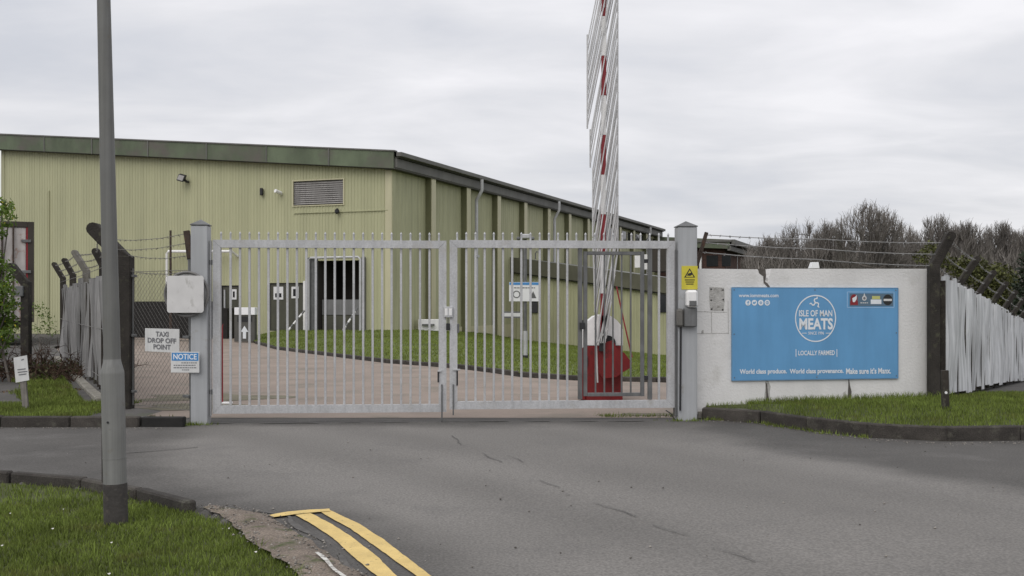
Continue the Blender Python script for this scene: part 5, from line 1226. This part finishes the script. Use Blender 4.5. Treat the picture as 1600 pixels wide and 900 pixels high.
# ------------------------------------------------------------------ bare trees
def bare_tree(label, px, top_py, halfw, Y, seed, zb=-2.45):
    """limbs fan out from the butt to a domed crown; branches and twigs fill the dome"""
    rd = np.random.default_rng(seed); base = Vector(((px - CX) / F * Y, Y, zb)); H = P(px, top_py, Y).z - zb; Wd = halfw * 1.12 / F * Y
    t = thing('bare_tree', label, 'tree', base, 'bare winter trees behind the white wall'); B0 = np.array(base)
    zc = H * .5; RD = np.array([Wd, Wd * .85, H - zc])
    def inside(p):
        q = (p - np.array([0, 0, zc])) / RD
        if p[2] < zc: q[2] *= .35
        return float(np.linalg.norm(q))
    limbs = []; twigs = []
    def bez(a, b, c, n): tt = np.linspace(0, 1, n)[:, None]; return a * (1 - tt) ** 2 + 2 * b * tt * (1 - tt) + c * tt ** 2
    def wob(q, s): w_ = rd.normal(0, s, q.shape); w_[0] = 0; return q + w_
    branches = []
    nl = 18
    for k in range(nl):
        a = k / nl * math.tau * 2.4 + rd.random(); el = math.asin(rd.uniform(.18, 1.0)); e = np.array([math.cos(a) * math.cos(el), math.sin(a) * math.cos(el), math.sin(el)]) * RD * rd.uniform(.72, .95) + [0, 0, zc]
        s0 = np.array([rd.normal(0, .15), rd.normal(0, .15), 0.0]); c = s0 + np.array([e[0] * .22, e[1] * .22, e[2] * .55])
        q = wob(bez(s0, c, e, 9), H * .008); r0 = H * rd.uniform(.008, .014); limbs.append((q, r0, .025)); branches.append(q)
    second = []
    for q in branches:
        for j in range(15):
            i = rd.integers(2, 9); s0 = q[i]; d = s0 - np.array([0, 0, H * .12]); d /= np.linalg.norm(d); d = d + rd.normal(0, .5, 3) + [0, 0, .12]; d /= np.linalg.norm(d); ln = H * rd.uniform(.16, .36)
            e = s0 + d * ln
            while inside(e) > 1.0 and ln > .3: ln *= .85; e = s0 + d * ln
            c = (s0 + e) / 2 + rd.normal(0, .05 * ln, 3); p = wob(bez(s0, c, e, 5), ln * .02); limbs.append((p, .040, .022)); second.append(p)
    for q in second + branches:
        for j in range(17 if len(q) == 5 else 30):
            i = rd.integers(1, len(q)) if len(q) == 5 else rd.integers(4, 9); s0 = q[i] + (q[i - 1] - q[i]) * rd.random(); d = s0 - np.array([0, 0, H * .1]); d /= np.linalg.norm(d); d = d + rd.normal(0, .34, 3) + [0, 0, .25]; d /= np.linalg.norm(d); ln = H * rd.uniform(.07, .17)
            e = s0 + d * ln
            if inside(e) > 1.06: e = s0 + d * ln * .45
            m_ = (s0 + e) / 2 + rd.normal(0, .06 * ln, 3); twigs.append((np.array([s0, m_, e]), .020, .008))
    for nm, lst, m in (('trunk', limbs, M_bark), ('crown', twigs, M_twig)):
        V = []; T = []
        for pts, r0, r1 in lst:
            k = len(pts); o = len(V); dd = Vector(pts[-1] - pts[0]).normalized(); u_ = np.array(dd.cross(Vector((.3, .9, .1))).normalized()); v_ = np.cross(np.array(dd), u_)
            for i in range(k):
                r_ = r0 + (r1 - r0) * i / (k - 1)
                for j in range(3): a = j * math.tau / 3; V.append(B0 + pts[i] + (u_ * math.cos(a) + v_ * math.sin(a)) * r_)
            for i in range(k - 1):
                for j in range(3): T.append((o + i * 3 + j, o + i * 3 + (j + 1) % 3, o + (i + 1) * 3 + (j + 1) % 3, o + (i + 1) * 3 + j))
        npmesh(nm, np.array(V), T, m, t, nside=4)
    return t
trees = [('low bare tree just right of the brick block, leftmost of the row', 1200, 374, 42, 92, 1), ('bare tree second from left behind the white wall', 1246, 346, 48, 88, 2), ('slim bare tree between brick block and the tallest tree', 1292, 350, 36, 84, 3),
    ('tallest round-headed bare tree above the blue board', 1358, 320, 66, 78, 4), ('narrow bare tree leaning on right flank of the tallest tree', 1415, 352, 34, 82, 5), ('bare tree rising behind the cranked fence post', 1468, 338, 44, 86, 6),
    ('bare tree just right of the cranked fence post', 1512, 350, 42, 84, 7), ('pale bare tree near the right edge of picture', 1562, 352, 42, 88, 8), ('rightmost bare tree cut by the picture edge', 1612, 358, 42, 84, 9), ('bare tree beyond right edge of picture', 1665, 350, 48, 86, 10)]
for a in trees: bare_tree(*a)
# mass of scrub and undergrowth filling the wood below the crowns
V = []; T = []
for k in range(15000):
    x = random.uniform(1165, 1760); Y = random.uniform(80, 100); topy = 400 + 14 * noise.noise(Vector((x * .012, 0, 0))) + random.uniform(-6, 0)
    p = P(x, topy + (random.random() ** .7) * 66, Y); d = Vector((random.gauss(0, .5), random.gauss(0, .5), 1)).normalized() * random.uniform(.6, 1.6); u_ = Vector((random.gauss(0, 1), random.gauss(0, .3), 0)).normalized() * random.uniform(.012, .03)
    o = len(V); V += [tuple(p - u_), tuple(p + u_), tuple(p + d)]; T.append((o, o + 1, o + 2))
npmesh('scrub_wood', V, T, M_twig, None, 'tangled brown scrub filling the wood below bare crowns', 'scrub', 'stuff')
# far tree belt closing the wood behind
V = []; T = []
for k in range(26000):
    x = random.uniform(1175, 1800); Y = random.uniform(110, 135); topy = 394 + 12 * noise.noise(Vector((x * .02, 4, 0))) + (max(0, 1230 - x) * .25)
    p = P(x, topy + (random.random() ** .6) * 70, Y); d = Vector((random.gauss(0, .45), random.gauss(0, .4), 1)).normalized() * random.uniform(.8, 2.0); u_ = Vector((random.gauss(0, 1), random.gauss(0, .3), 0)).normalized() * random.uniform(.02, .05)
    o = len(V); V += [tuple(p - u_), tuple(p + u_), tuple(p + d)]; T.append((o, o + 1, o + 2))
npmesh('far_wood', V, T, M_twig, None, 'far brown winter wood behind the row of bare trees', 'wood', 'stuff')
# evergreen by the right fence, ivy clump
ev = thing('evergreen_tree', 'dark evergreen tree behind the white fence at right edge', 'tree', P(1612, 560, 48) - Vector((0, 0, 1.0)))
blobs = [(tuple(P(x, y, 48 + random.uniform(-.6, .6))), (r / F * 48, r / F * 48, r / F * 48 * .9)) for x, y, r in ((1628, 385, 22), (1616, 412, 26), (1641, 410, 30), (1608, 440, 28), (1634, 450, 34), (1614, 475, 34), (1646, 490, 40), (1666, 450, 40), (1661, 400, 30))]
V, T, tn = leafcloud(blobs, 5200, .13); npmesh('crown', V, T, M_ever, ev, tint=tn, nside=4)
mb = MB(); p = P(1616, 500, 48); mb.tube([Vector((p.x, p.y, -2.4)), Vector((p.x, p.y, P(0, 400, 48).z))], [.22, .06], 8); part('trunk', mb, M_bark, ev)
V, T, tn = leafcloud([(tuple(P(x, y, 60)), (r / F * 60, r / F * 60, r / F * 60)) for x, y, r in ((1440, 402, 14), (1455, 388, 13), (1470, 405, 16), (1525, 425, 26), (1560, 440, 30), (1500, 420, 22), (1545, 465, 30))], 4200, .12)
npmesh('ivy_scrub', V, T, M_ivy, None, 'olive ivy-clad scrub behind the cranked fence post', 'scrub', 'stuff', tn, nside=4)
